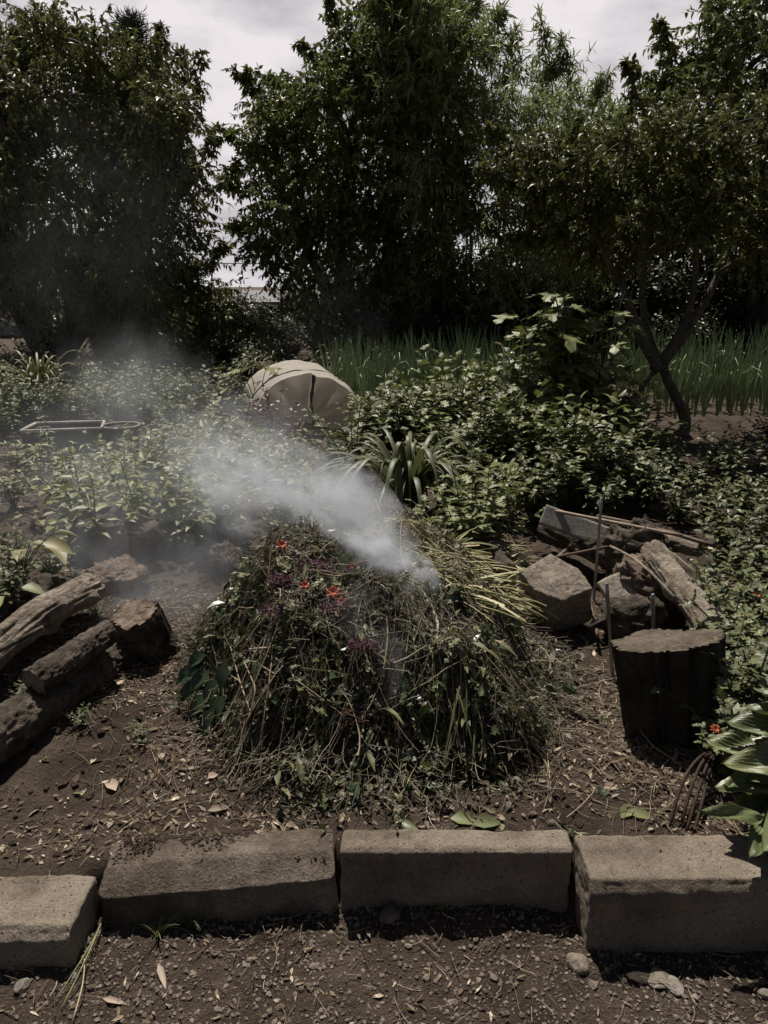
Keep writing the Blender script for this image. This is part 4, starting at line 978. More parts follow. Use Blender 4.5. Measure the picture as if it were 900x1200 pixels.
# straw and cut onion tops on the upper right, laid pointing right
SP = [(440, 640), (500, 628), (560, 640), (610, 655), (645, 720), (650, 745), (600, 740), (560, 728), (520, 700), (480, 670)]
b = MB(); x, y = heap_surf(SP, 620); heap_strands(b, x, y, .12, .34, .0075, True, .3, .085, 7, radians(-6) + rng.normal(0, .25, len(x)), .05)
x, y = heap_surf([(430, 640), (520, 625), (600, 645), (560, 690), (480, 680)], 330); heap_strands(b, x, y, .12, .36, .0034, False, .3, .09, 7, radians(8) + rng.normal(0, .4, len(x)), .04)
x, y = heap_surf([(450, 670), (500, 690), (540, 760), (520, 800), (470, 720)], 150); heap_strands(b, x, y, .10, .30, .006, True, .3, .06, 7, radians(-62) + rng.normal(0, .3, len(x)), .03)
for (q0, n_, a0, sa) in (([(500, 640), (560, 645), (590, 670), (585, 715), (540, 712), (505, 690)], 170, -8, 16), ([(470, 640), (530, 636), (540, 660), (480, 670)], 60, 25, 25)):
    x, y = heap_surf(q0, n_); n = len(x); a = radians(a0) + rng.normal(0, radians(sa) * 1.4, n); L_ = rng.uniform(.09, .25, n); t = np.linspace(0, 1, 7); el = rng.normal(.06, .14, n)
    P = np.stack([x, y, heapz(x, y) + .012], -1)[:, None] + (L_[:, None] * t)[..., None] * np.stack([np.cos(a) * np.cos(el), np.sin(a) * np.cos(el), np.sin(el)], -1)[:, None] - V(0, 0, 1) * (L_[:, None] * rng.uniform(.05, .4, (n, 1)) * t ** 2.2)[..., None]
    P[..., 2] = np.maximum(P[..., 2], np.maximum(heapz(P[..., 0], P[..., 1]), H(P[..., 0], P[..., 1])) + .004)
    ribbons(b, P[: n * 2 // 3], rng.uniform(.005, .013, (n * 2 // 3, 1)) * np.linspace(1, .8, 7)[None], None, 0, .35); tubes(b, P[n * 2 // 3:], rng.uniform(.002, .0042, (n - n * 2 // 3, 1)) * np.ones((1, 7)), 6, 0)
obj('straw', b, M['straw'], hp, kind='stuff')
b = MB(); x, y = heap_surf([(290, 650), (340, 636), (430, 640), (420, 665), (340, 690), (300, 680)], 200); heap_strands(b, x, y, .10, .30, .005, True, .3, .05, 7, radians(175) + rng.normal(0, .5, len(x)), .02); obj('green_straw', b, M['straw'], hp, kind='stuff')
# side twiglets that stand off the heap
b = MB(); x, y = heap_pts(420, 1.0); n = len(x); z = heapz(x, y); rad = np.arctan2(y - HC[1], x - HC[0]); t = np.linspace(0, 1, 6)
dv = np.stack([np.cos(rad) * .7 + rng.normal(0, .6, n), np.sin(rad) * .7 + rng.normal(0, .6, n), rng.uniform(-.25, .6, n)], -1); dv = nrm(dv) * rng.uniform(.05, .14, (n, 1))
P = np.stack([x, y, z], -1)[:, None] + dv[:, None] * t[None, :, None] - V(0, 0, 1) * (t ** 2)[None, :, None] * rng.uniform(0, .05, (n, 1, 1)); tubes(b, P, np.linspace(.0014, .0006, 6), 4, 0, False)
obj('twig', b, M['drystem'], hp, kind='stuff')

for i, (px, py, r, lab) in enumerate(((333, 661, .020, 'orange flower near the top left of the weed heap'), (360, 708, .016, 'small orange flower between purple sprays on the weed heap'), (392, 716, .024, 'largest orange flower, in the middle of the weed heap'), (402, 727, .017, 'orange flower just below the largest one on the weed heap'), (414, 685, .018, 'orange flower at the edge of the smoke on the weed heap'))):
    p = heapat(px, py, .14); b = MB(); bloom(b, p, r * 1.15, 7, V(random.uniform(-.4, .4), -.6, .7)); tag(obj('cut_flower', b, M['orange'], origin=p), lab, 'flower')
for px, py, lab, s in ((370, 687, 'largest purple flower spray on the weed heap', 1.4), (330, 703, 'purple flower spray on the left of the weed heap', 1), (323, 737, 'small purple spray low on the left of the weed heap', .8), (396, 736, 'purple spray under the orange flowers on the weed heap', 1.1), (425, 780, 'long hanging purple spray on the front of the weed heap', 1)):
    p = heapat(px, py, .15); b = MB(); n = int(190 * s); L = .075 * s
    u = rng.uniform(-1, 1, (n, 3)) * V(1, .35, .45) * L * .6; dd = rng.normal(0, 1, (n, 3)); leaves(b, p + u, dd, rng.normal(0, 1, (n, 3)), .011, .006, 'diamond', .1, 0)
    t = np.linspace(-1, 1, 5)[:, None]; tubes(b, (p + t * V(L * .6, 0, .01))[None], np.full(5, .0015), 4, 1, False)
    tag(obj('flower_spray', b, [M['magenta'], M['drystem']], origin=p), lab, 'flower')
for px, py, lab, s in ((586, 762, 'pale oval seed pod on the right flank of the heap', (.013, .013, .024)), (600, 798, 'round pale seed pod low on the right flank of the heap', (.016, .015, .014)), (595, 784, 'brownish seed pod between two paler pods on the heap', (.014, .013, .014))):
    p = heapat(px, py, .03); rockthing('seed_pod', p, s, px, lab, 'seed pod', 'pod', (0, .3, 0), (), .1, 2, 3)
def sticktubes(name, pts, r, m, label, cat='stick'):
    b = MB()
    for P in pts: 
        P = np.array(P); t = np.linspace(0, 1, len(P)); tt = np.linspace(0, 1, 10); Q = np.stack([np.interp(tt, t, P[:, i]) for i in range(3)], -1); tubes(b, Q[None], np.linspace(r, r * .6, 10), 7, 0)
    tag(obj(name, b, M[m], origin=pts[0][0]), label, cat)
sticktubes('stick', [[heapat(272, 690, .09), heapat(281, 706, .05), heapat(310, 703, .03)]], .0065, 'barkpale', 'pale broken stick poking out of the left side of the heap')
sticktubes('stick', [[heapat(295, 774, .09), heapat(322, 772, .09), heapat(350, 770, .07)]], .004, 'plank', 'straight pale stick lying across the front of the heap')
sticktubes('dry_twig', [[heapat(270, 855, .06), heapat(297, 848, .09), heapat(325, 805, .10), heapat(335, 790, .08)], [heapat(297, 848, .09), heapat(284, 812, .10), heapat(273, 770, .09)], [heapat(297, 848, .09), heapat(303, 822, .11), heapat(290, 792, .11)], [heapat(325, 805, .10), heapat(300, 790, .11), heapat(282, 794, .1)], [heapat(284, 812, .10), heapat(268, 802, .11)], [heapat(297, 848, .09), heapat(272, 892, .06), heapat(262, 905, .03)]], .0028, 'cane', 'forked pale dry twig standing at the left front of the heap', 'twig')
sticktubes('dry_twig', [[heapat(345, 805, .1), heapat(358, 838, .08)], [heapat(350, 812, .1), heapat(385, 835, .08), heapat(405, 850, .07)], [heapat(362, 842, .08), heapat(388, 820, .1), heapat(392, 812, .1)]], .0022, 'cane', 'thin crossed dry twigs on the shaded front of the heap', 'twig')
sticktubes('bramble_stem', [[heapat(435, 810, .06), heapat(452, 797, .09), heapat(478, 800, .09), heapat(490, 822, .06)]], .0022, 'cane', 'arched bramble stem on the front of the heap', 'stem')
sticktubes('long_stem', [[heapat(628, 800, .05), heapat(636, 850, .06), heapat(645, 940, .03)]], .0025, 'cane', 'long straight dry stem hanging down the right front of the heap', 'stem')
sticktubes('vine_stem', [[on(735, 845, .03), on(742, 862, .04), on(765, 885, .03), on(797, 903, .02)]], .0022, 'cane', 'curved pale vine stem on soil at the foot of the tree stump', 'stem')
p = heapat(430, 850, .05); b = MB(); n = 90; t = np.linspace(0, 1, 8); P = p + np.cumsum(rng.normal(0, .011, (n, 8, 3)), 1) * V(1.3, .6, .8); tubes(b, P, np.full(8, .0011), 4, 0, False)
tag(obj('root_tangle', b, M['rustroot'], origin=p), 'rust brown tangle of fine roots on the front of the heap', 'roots')
# cut branch with broad dark leaves at the left foot
cb = heapat(262, 800, .05); t = empty('leafy_branch', cb, 'cut branch with broad dark green leaves at the left foot of the heap', 'branch'); lb = MB(); sb = MB()
for (x, y, L, ang) in ((248, 790, .09, 190), (238, 806, .10, 200), (252, 808, .10, 230), (240, 822, .10, 225), (262, 818, .10, 250), (250, 835, .10, 240), (268, 838, .10, 255), (272, 800, .09, 260), (258, 852, .09, 250), (246, 798, .08, 215)):
    q = heapat(x, y, .17); a = radians(ang); leaves(lb, [q], [V(cos(a), sin(a) * .4, -.45)], [V(-.3, -.6, .7)], L, L * .55, 'broad', .3, 0, True)
    k = np.linspace(0, 1, 5)[:, None]; tubes(sb, (cb * (1 - k) + q * k)[None], np.full(5, .002), 5, 0, False)
obj('stem', sb, M['stem'], t); obj('foliage', lb, M['lf_branch'], t)
# long green blades hanging at the front centre
p0 = heapat(545, 880, .05); b = MB(); n = 22; a = rng.normal(-pi / 2, 1.0, n); t = np.linspace(0, 1, 7); base = np.stack([heapat(random.uniform(520, 565), random.uniform(800, 900), .06) for _ in range(n)])
P = base[:, None] + np.stack([np.cos(a)[:, None] * .10 * t, -np.abs(np.sin(a))[:, None] * .12 * t, -.15 * t[None] ** 1.3 * rng.uniform(.6, 1.1, (n, 1))], -1); P[..., 2] = np.maximum(P[..., 2], H(P[..., 0], P[..., 1]) + .006)
ribbons(b, P, np.interp(t, [0, .3, .8, 1], [.004, .0065, .005, .001])[None] * rng.uniform(.5, 1.1, (n, 1)), None, 0); tag(obj('grass_bunch', b, M['lf_grass'], origin=p0), 'bunch of long green grass blades hanging off the front of the heap', 'grass')

# ------------------------------------------------------------------ net tunnel, planters, bottles
def net_tunnel():
    a = on(362, 508); t = empty('net_tunnel', a, 'beige net cloth tunnel with a dark seam over a garden row', 'net tunnel')
    Lx = V(-.34, 1.25, 0); ex = nrm(V(1.0, .20, 0)); w, h = .56, .62
    nu, nv = 34, 40; b = MB(); u = np.linspace(0, 1, nu); th = np.linspace(0, pi, nv)
    X = np.zeros((nu, nv, 3))
    for i, uu in enumerate(u):
        e = .93 + .07 * sstep(0, .10, uu) - .10 * sstep(.85, 1, uu); sagh = .03 * np.sin(uu * pi * 3) ** 2
        for j, q in enumerate(th):
            c = a + Lx * uu
            X[i, j] = c - ex * cos(q) * w * e * (1 + .04 * sin(uu * 9 + q)) + V(0, 0, 1) * max(0, (abs(sin(q)) ** .8 * h * (e * .96 + .04) - sagh * sin(q)))
            X[i, j] += V(1, 1, 1) * .016 * float(vn(V(uu * 14, q * 5, 1), 3)) * sin(q)
    X[0] = X[0] + V(0, -.03, 0)
    slant = lambda z: np.stack([0 * z, -.22 * np.clip(1 - (z - a[2]) / h, 0, 1), 0 * z], -1)
    X[0] += slant(X[0][:, 2])
    idn = np.arange(nu * nv).reshape(nu, nv); b.add(X, [np.stack([idn[:-1, :-1], idn[1:, :-1], idn[1:, 1:], idn[:-1, 1:]], -1).reshape(-1, 4)])
    cen = V(X[0][:, 0].mean(), 0, a[2] + .16); cen[1] = a[1] - .03 - .22 * .74; n0 = b.n
    rings = np.stack([X[0] * (1 - k) + cen * k + V(0, -.035, 0) * sin(k * pi * .5) for k in np.linspace(0, 1, 9)]); rings = rings + (.022 * vn(rings * V(11, 4, 3), 4) * np.linspace(0, 1, 9)[:, None])[..., None] * V(.4, 1, .2) + (.022 * np.abs(np.sin(th * 5.5 + .6))[None] * np.sin(np.linspace(0, 1, 9) * pi)[:, None])[..., None] * V(0, -1, 0)
    i2 = np.arange(rings.shape[0] * nv).reshape(-1, nv); b.add(rings, [np.stack([i2[:-1, 1:], i2[:-1, :-1], i2[1:, :-1], i2[1:, 1:]], -1).reshape(-1, 4)])
    obj('net_cover', b, M['netcloth'], t)
    hoop = X[4].copy(); hoop = cen * 0 + hoop + nrm(hoop - (a + Lx * u[4])) * .010; hb_ = MB(); tubes(hb_, hoop[None], np.full(nv, .007), 6, 0); obj('hoop', hb_, M['netdark'], t)
    zz = np.linspace(h * .93, .10, 12); P = np.stack([np.full(12, a[0] + .06) + .012 * np.sin(zz * 14), a[1] - .075 - .22 * (1 - zz / h), a[2] + zz], -1); s = MB()
    ribbons(s, P[None], np.interp(np.linspace(0, 1, 12), [0, 1], [.032, .018])[None] * (1 + .3 * np.sin(np.arange(12) * 2))[None], np.array([[1., 0, 0]]), 0, .2); obj('seam', s, M['netdark'], t)
net_tunnel()

def planter():
    c = on(75, 548); Yp = c[1] + .15
    pts = [AT(25, 512, Yp), AT(118, 497, Yp + .12), AT(122, 493, Yp + .45), AT(42, 499, Yp + .36)]
    zt = np.mean([p[2] for p in pts]); pts = [V(p[0], p[1], zt) for p in pts]
    t = empty('planter_box', V(c[0], Yp, .15), 'black rectangular planter trough with a pale worn rim', 'planter')
    bot = [V(p[0], p[1], .12) for p in pts]; b = MB()
    ins = [p + (np.mean(pts, 0) - p) * .05 - V(0, 0, .06) for p in pts]
    X = np.array(bot + pts + [p + (np.mean(pts, 0) - p) * .05 for p in pts] + ins)
    f = [(i, (i + 1) % 4, 4 + (i + 1) % 4, 4 + i) for i in range(4)] + [(4 + i, 4 + (i + 1) % 4, 8 + (i + 1) % 4, 8 + i) for i in range(4)] + [(8 + i, 8 + (i + 1) % 4, 12 + (i + 1) % 4, 12 + i) for i in range(4)] + [(12, 13, 14, 15)]
    b.add(X, [np.array(f)], 0, False); obj('box', b, M['blackplastic'], t)
    r = MB(); loop = np.array(pts + [pts[0]]) + V(0, 0, .006)
    for i in range(4): tubes(r, np.stack([loop[i], (loop[i] + loop[i + 1]) / 2, loop[i + 1]])[None], np.full(3, .014), 6, 0)
    obj('rim', r, M['rim'], t)
    s = MB(); q = np.mean(pts, 0); gx, gy = np.meshgrid(np.linspace(0.04, .96, 24), np.linspace(0.04, .96, 12), indexing='ij')
    Pq = ((1 - gx) * (1 - gy))[..., None] * ins[0] + (gx * (1 - gy))[..., None] * ins[1] + (gx * gy)[..., None] * ins[2] + ((1 - gx) * gy)[..., None] * ins[3]
    Pq[..., 2] += .01 + .03 * fbm(Pq * 6, 61, 3); idp = np.arange(gx.size).reshape(gx.shape); s.add(Pq, [np.stack([idp[:-1, :-1], idp[1:, :-1], idp[1:, 1:], idp[:-1, 1:]], -1).reshape(-1, 4)]); obj('soil_fill', s, M['netdark'], t)
    # round tub beside it
    c2 = AT(142, 499, Yp + .3); t2 = empty('planter_tub', V(c2[0], c2[1], .15), 'round dark tub with a thin pale rim beside the black planter', 'planter')
    ring = lambda r, z: np.array([[c2[0] + r * cos(k / 40 * 2 * pi), c2[1] + r * sin(k / 40 * 2 * pi), z] for k in range(40)])
    R = np.stack([ring(.12, .12), ring(.155, c2[2]), ring(.147, c2[2]), ring(.14, c2[2] - .05), ring(.001, c2[2] - .05)]); i3 = np.arange(200).reshape(5, 40)
    b = MB(); b.add(R, [np.stack([i3[:-1], np.roll(i3[:-1], -1, 1), np.roll(i3[1:], -1, 1), i3[1:]], -1).reshape(-1, 4)], 0); obj('tub', b, M['blackplastic'], t2)
    r = MB(); tubes(r, np.concatenate([ring(.152, c2[2] + .004), ring(.152, c2[2] + .004)[:2]])[None], np.full(42, .008), 6, 0, False); obj('rim', r, M['rim'], t2)
    b = MB(); rbox(b, (.34, .03, .07), G(8, 538, .24), (radians(-10), 0, radians(8)), .004, .012, (), .002, 20, 31); tag(obj('board', b, M['plank'], origin=G(8, 538, .2)), 'short tan board at the left edge beside the black planter', 'board')
planter()

def bottle(px, py, Y, label):
    top = AT(px, py, Y); f = V(top[0], top[1], float(H(top[0], top[1])))
    t = empty('bottle_post', f, label, 'bottle', 'plastic bottles upended on posts')
    prof = [(.004, 0), (.022, -.004), (.032, -.016), (.035, -.035), (.034, -.06), (.035, -.09), (.033, -.12), (.035, -.15), (.034, -.19), (.022, -.225), (.013, -.245), (.013, -.27)]
    R = np.array([[[top[0] + r * cos(k / 20 * 2 * pi), top[1] + r * sin(k / 20 * 2 * pi), top[2] + z] for k in range(20)] for r, z in prof]); i3 = np.arange(len(prof) * 20).reshape(-1, 20)
    b = MB(); b.add(R, [np.stack([i3[:-1], i3[1:], np.roll(i3[1:], -1, 1), np.roll(i3[:-1], -1, 1)], -1).reshape(-1, 4), i3[0][None]], 0); obj('bottle', b, M['bottle'], t)
    p = MB(); tubes(p, np.stack([f - V(0, 0, .05), (f + top) / 2, top - V(0, 0, .02)])[None], np.full(3, .009), 8, 0); obj('post', p, M['cane'], t)
bottle(594, 407, 7.1, 'upended plastic bottle on a post, the farther one beside the onions')
bottle(600, 412, 6.8, 'upended plastic bottle on a post, the nearer one beside the onions')

# ------------------------------------------------------------------ trees
def tree(name, label, cat, base, stems, poly, Y0, depth, nclump, rcl, twigs, per, L, W, tm, lm, bm='trunkbark', droop=.35, up=.35, group=None, extra=(), curl=.25, r0=.09, spread_len=(.6, 1.35), sprays=(), fan=None):
    base = np.asarray(base, float); t = empty(name, base, label, cat, group); tb = MB(); lb = MB()
    nodes = []
    for S in stems:
        S = np.array(S, float); k = np.linspace(0, 1, len(S)); tt = np.linspace(0, 1, 18)
        P = np.stack([np.interp(tt, k, S[:, i]) for i in range(3)], -1); P[1:-1] = (P[:-2] + 2 * P[1:-1] + P[2:]) / 4
        P += np.cumsum(rng.normal(0, .012 * r0 / .09, P.shape), 0) * tt[:, None]
        rr = r0 * (1 - .72 * tt) * (1 + .25 * np.exp(-tt * 12)); tubes(tb, P[None], rr, 10, 0); nodes += list(P[4:])
    nodes = np.array(nodes)
    cl = [AT(x, y, Y0 + depth * random.uniform(-1, 1) * .95) for x, y in spread_pts(poly, nclump)] + [np.asarray(e) for e in extra]
    cen = np.mean(cl, 0)
    for c in cl:
        j = np.argmin(np.linalg.norm(nodes - c, axis=1) + .35 * np.abs(nodes[:, 2] - (c[2] - .8 * np.linalg.norm(nodes - c, axis=1)))); a = nodes[j]
        k = np.linspace(0, 1, 9)[:, None]; P = a * (1 - k) + c * k + V(0, 0, .12) * np.linalg.norm(c - a) * np.sin(k * pi) + np.sin(k * pi) * rng.normal(0, .05, (1, 3)) * np.linalg.norm(c - a)
        tubes(tb, P[None], np.linspace(.026, .009, 9) * r0 / .09 * 1.2, 6, 0, False)
        n = twigs; out = nrm(c - cen)
        dv = rng.normal(0, 1, (n, 3)); dv = nrm(nrm(dv) + V(0, 0, up) + .45 * out)
        ln = rcl * rng.uniform(spread_len[0], spread_len[1], n); u = np.linspace(0, 1, 5)
        st_ = c + rng.normal(0, rcl * .22, (n, 3))
        P = st_[:, None] + dv[:, None] * (ln[:, None] * u)[..., None] - V(0, 0, 1) * (ln[:, None] * .28 * droop * u ** 2)[..., None] * 2
        tubes(tb, P, np.linspace(.0055, .002, 5)[None] * rng.uniform(.7, 1.1, (n, 1)) * r0 / .09, 3, 0, False)
        put_leaves(lb, P, per, L, W, tm, droop, curl, fan)
    for S in sprays:       # long shoots standing out of the outline
        S = np.array(S, float); k = np.linspace(0, 1, len(S)); tt = np.linspace(0, 1, 12); P = np.stack([np.interp(tt, k, S[:, i]) for i in range(3)], -1); P[1:-1] = (P[:-2] + 2 * P[1:-1] + P[2:]) / 4
        tubes(tb, P[None], np.linspace(.012, .003, 12), 5, 0, False)
        m = 46; f = rng.uniform(0, .999, m) * 11; i = f.astype(int); q = P[i] * (1 - (f - i))[:, None] + P[i + 1] * (f - i)[:, None]
        dv = nrm(nrm(rng.normal(0, 1, (m, 3))) + .9 * nrm(P[i + 1] - P[i])); ln = rcl * .55 * rng.uniform(.4, 1, m) * (1.1 - .6 * f / 11); u = np.linspace(0, 1, 5)
        Q = q[:, None] + dv[:, None] * (ln[:, None] * u)[..., None] - V(0, 0, 1) * (ln[:, None] * .3 * u ** 2)[..., None]
        tubes(tb, Q, np.linspace(.004, .0015, 5), 3, 0, False); put_leaves(lb, Q, max(5, per // 2), L, W, tm, droop, curl, fan)
    obj('trunk', tb, M[bm], t); obj('crown', lb, M[lm], t)
    return t

# left tree (behind the planter)
Yl = 13.0
tree('broadleaf_tree', 'big dark broadleaf tree filling the upper left with drooping leaves', 'tree', gp(AT(45, 430, Yl)[0], Yl),
     [[gp(AT(60, 430, Yl)[0], Yl), AT(28, 380, Yl), AT(0, 330, Yl), AT(10, 200, Yl), AT(20, 110, Yl)], [gp(AT(62, 430, Yl)[0], Yl + .1), AT(85, 360, Yl), AT(110, 260, Yl), AT(150, 120, Yl)], [gp(AT(66, 430, Yl)[0], Yl - .1), AT(120, 350, Yl + .3), AT(190, 240, Yl + .4), AT(215, 150, Yl)]],
     [(-90, 40), (25, 45), (60, 25), (85, 60), (150, 60), (185, 75), (205, 120), (218, 200), (222, 300), (222, 380), (150, 400), (100, 360), (20, 350), (-90, 360)], Yl, 1.5, 124, .52, 36, 17, .112, .044, 'ovate', 'lf_left', droop=.45, up=.3, r0=.14, extra=[AT(x_, y_, Yl + .6) for x_, y_ in ((245, 345), (262, 372), (240, 395), (280, 385), (268, 405), (225, 410), (300, 395), (180, 415), (130, 420))],
     sprays=[[AT(60, 60, Yl), AT(66, 30, Yl), AT(62, 12, Yl)], [AT(70, 60, Yl), AT(80, 35, Yl), AT(95, 30, Yl)], [AT(30, 70, Yl), AT(25, 50, Yl), AT(20, 40, Yl)], [AT(185, 90, Yl), AT(190, 55, Yl), AT(188, 32, Yl)], [AT(225, 140, Yl), AT(235, 95, Yl), AT(236, 62, Yl)], [AT(212, 130, Yl), AT(213, 80, Yl), AT(212, 60, Yl)], [AT(240, 190, Yl), AT(255, 150, Yl)], [AT(120, 70, Yl), AT(105, 40, Yl)], [AT(240, 250, Yl), AT(266, 200, Yl), AT(276, 190, Yl)], [AT(238, 320, Yl), AT(262, 285, Yl)]])
# conifer behind the left tree
def conifer():
    Yc = 17.0; base = gp(AT(165, 430, Yc)[0], Yc); t = empty('conifer_tree', base, 'pointed conifer with needle shoots rising behind the left tree', 'tree'); tb = MB(); lb = MB(); top = AT(153, 22, Yc)
    k = np.linspace(0, 1, 20)[:, None]; tubes(tb, (base * (1 - k) + top * k)[None], np.linspace(.14, .015, 20), 8, 0)
    for i in range(70):
        h = .35 + .65 * (i / 70) ** .8; c = base * (1 - h) + top * h; a = i * 2.4; ln = 1.9 * (1 - h) ** .8 + .15; d = V(cos(a), sin(a), .35)
        u = np.linspace(0, 1, 8)[:, None]; P = c + d * ln * u + V(0, 0, .25) * ln * u ** 2; tubes(tb, P[None], np.linspace(.02, .005, 8), 4, 0, False)
        m = int(60 + 160 * ln); f = rng.uniform(.1, .999, m) * 7; j = f.astype(int); q = P[j] * (1 - (f - j))[:, None] + P[j + 1] * (f - j)[:, None]; q = q + rng.normal(0, .05 + .04 * ln, q.shape)
        leaves(lb, q, nrm(rng.normal(0, 1, (m, 3))) + d * .6 + V(0, 0, .5), rng.normal(0, 1, (m, 3)), .17, .022, 'diamond', .1, 0)
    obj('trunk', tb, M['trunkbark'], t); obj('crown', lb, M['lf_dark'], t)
conifer()
# centre tree
Yc = 14.2
tree('broadleaf_tree', 'dense broadleaf tree in the middle with sunlit left branches', 'tree', gp(AT(405, 430, Yc)[0], Yc),
     [[gp(AT(405, 430, Yc)[0], Yc), AT(400, 350, Yc), AT(405, 250, Yc), AT(420, 120, Yc), AT(430, 30, Yc)], [gp(AT(412, 430, Yc)[0], Yc), AT(380, 340, Yc), AT(340, 250, Yc), AT(310, 140, Yc)], [gp(AT(410, 430, Yc)[0], Yc), AT(450, 330, Yc + .3), AT(470, 200, Yc + .3), AT(480, 90, Yc)]],
     [(318, 130), (355, 118), (385, 90), (405, 50), (430, 10), (470, -30), (520, -30), (530, 120), (530, 300), (500, 360), (400, 370), (345, 330), (318, 300), (306, 250), (312, 200), (300, 165)], Yc, 1.6, 92, .54, 36, 22, .108, .050, 'ovate', 'lf_mid', droop=.35, up=.25, r0=.13,
     sprays=[[AT(330, 130, Yc), AT(295, 100, Yc), AT(272, 80, Yc)], [AT(360, 105, Yc), AT(330, 95, Yc), AT(290, 82, Yc)], [AT(380, 90, Yc), AT(370, 60, Yc), AT(350, 50, Yc)], [AT(395, 50, Yc), AT(390, 15, Yc), AT(385, -5, Yc)], [AT(310, 190, Yc), AT(285, 165, Yc), AT(268, 155, Yc)], [AT(300, 230, Yc), AT(275, 215, Yc), AT(262, 212, Yc)], [AT(300, 270, Yc), AT(272, 262, Yc)]])
# bamboo
Yb_ = 13.4
bs = []
for k in range(13):
    x0 = random.uniform(500, 680); xt = x0 + random.uniform(-90, 40); yt = random.uniform(150, 260)
    bs.append([gp(AT(x0, 430, Yb_ + .8)[0], Yb_ + .8 + random.uniform(-.3, .5)), AT(x0, 300, Yb_ + .6), AT((x0 + xt) / 2, (300 + yt) / 2 - 20, Yb_ + .4), AT(xt, yt, Yb_)])
tree('bamboo_clump', 'pale bamboo clump with narrow leaves behind the onions', 'bamboo', gp(AT(580, 430, Yb_ + .8)[0], Yb_ + .8), bs,
     [(445, 30), (470, -20), (540, -20), (570, 60), (600, 90), (640, 110), (690, 110), (720, 150), (700, 260), (680, 370), (480, 370), (470, 200), (455, 110)], Yb_, 1.3, 92, .52, 26, 16, .17, .028, 'lance', 'lf_bamboo', 'canedark', droop=.18, up=.55, r0=.030,
     sprays=[[AT(650, 130, Yb_), AT(643, 60, Yb_), AT(632, 15, Yb_)], [AT(670, 150, Yb_), AT(668, 80, Yb_), AT(660, 45, Yb_)], [AT(590, 120, Yb_), AT(600, 60, Yb_), AT(604, 35, Yb_)], [AT(560, 80, Yb_), AT(580, 30, Yb_), AT(588, 10, Yb_)], [AT(500, 30, Yb_), AT(510, -10, Yb_), AT(520, -40, Yb_)], [AT(690, 150, Yb_), AT(700, 110, Yb_), AT(712, 85, Yb_)], [AT(545, 40, Yb_), AT(555, 0, Yb_), AT(556, -30, Yb_)], [AT(620, 110, Yb_), AT(640, 80, Yb_), AT(655, 75, Yb_)], [AT(460, 40, Yb_), AT(455, 0, Yb_), AT(440, -20, Yb_)]])
# right tree, multi stemmed, near
Yr = 7.05; rb = on(798, 512); Yr = rb[1]
tree('small_tree', 'small tree with several twisting stems and reddish green leaves, right of the lobed shrub', 'tree', rb,
     [[rb, AT(806, 492, Yr), AT(788, 458, Yr), AT(772, 428, Yr), AT(790, 398, Yr), AT(808, 368, Yr), AT(816, 300, Yr), AT(812, 215, Yr), AT(800, 150, Yr)],
      [AT(774, 432, Yr), AT(752, 398, Yr), AT(735, 345, Yr), AT(715, 305, Yr), AT(690, 240, Yr)], [AT(770, 430, Yr), AT(762, 400, Yr + .2), AT(752, 355, Yr + .2), AT(760, 270, Yr + .2)], [on(738, 520), AT(735, 480, Yr), AT(752, 450, Yr), AT(772, 428, Yr)], [AT(775, 425, Yr), AT(800, 395, Yr), AT(835, 330, Yr + .2), AT(870, 240, Yr + .2)]],
     [(590, 190), (630, 170), (690, 165), (740, 160), (790, 140), (860, 140), (960, 130), (970, 290), (890, 290), (820, 270), (760, 290), (710, 300), (660, 285), (625, 265), (610, 230)], Yr, .8, 84, .26, 24, 18, .058, .030, 'ovate', 'lf_right', 'trunkbark', droop=.3, up=.25, r0=.055, curl=.2,
     sprays=[[AT(620, 180, Yr), AT(590, 160, Yr), AT(570, 150, Yr)], [AT(760, 150, Yr), AT(740, 90, Yr), AT(735, 72, Yr)], [AT(640, 220, Yr), AT(590, 210, Yr), AT(560, 195, Yr)], [AT(640, 260, Yr), AT(600, 280, Yr), AT(570, 262, Yr)], [AT(680, 285, Yr), AT(650, 275, Yr), AT(618, 285, Yr)]])
Yt = 12.6
tree('broadleaf_tree', 'tall tree reaching out of the frame at the top right', 'tree', gp(AT(890, 430, Yt)[0], Yt + .4),
     [[gp(AT(890, 430, Yt)[0], Yt + .4), AT(885, 350, Yt + .3), AT(880, 200, Yt), AT(850, 60, Yt)], [gp(AT(892, 430, Yt)[0], Yt + .4), AT(920, 300, Yt), AT(940, 120, Yt)]],
     [(775, 150), (792, 95), (812, 60), (838, 50), (860, 5), (900, -30), (1000, -40), (1000, 330), (900, 330), (830, 260), (770, 180)], Yt, 1.2, 66, .52, 30, 18, .11, .052, 'ovate', 'lf_mid', droop=.45, up=.25, r0=.13,
     sprays=[[AT(800, 90, Yt), AT(785, 50, Yt), AT(772, 25, Yt)], [AT(790, 110, Yt), AT(755, 90, Yt), AT(735, 74, Yt)], [AT(840, 40, Yt), AT(838, 10, Yt), AT(842, -5, Yt)], [AT(860, 30, Yt), AT(875, 0, Yt)], [AT(780, 130, Yt), AT(745, 120, Yt), AT(722, 140, Yt)]])
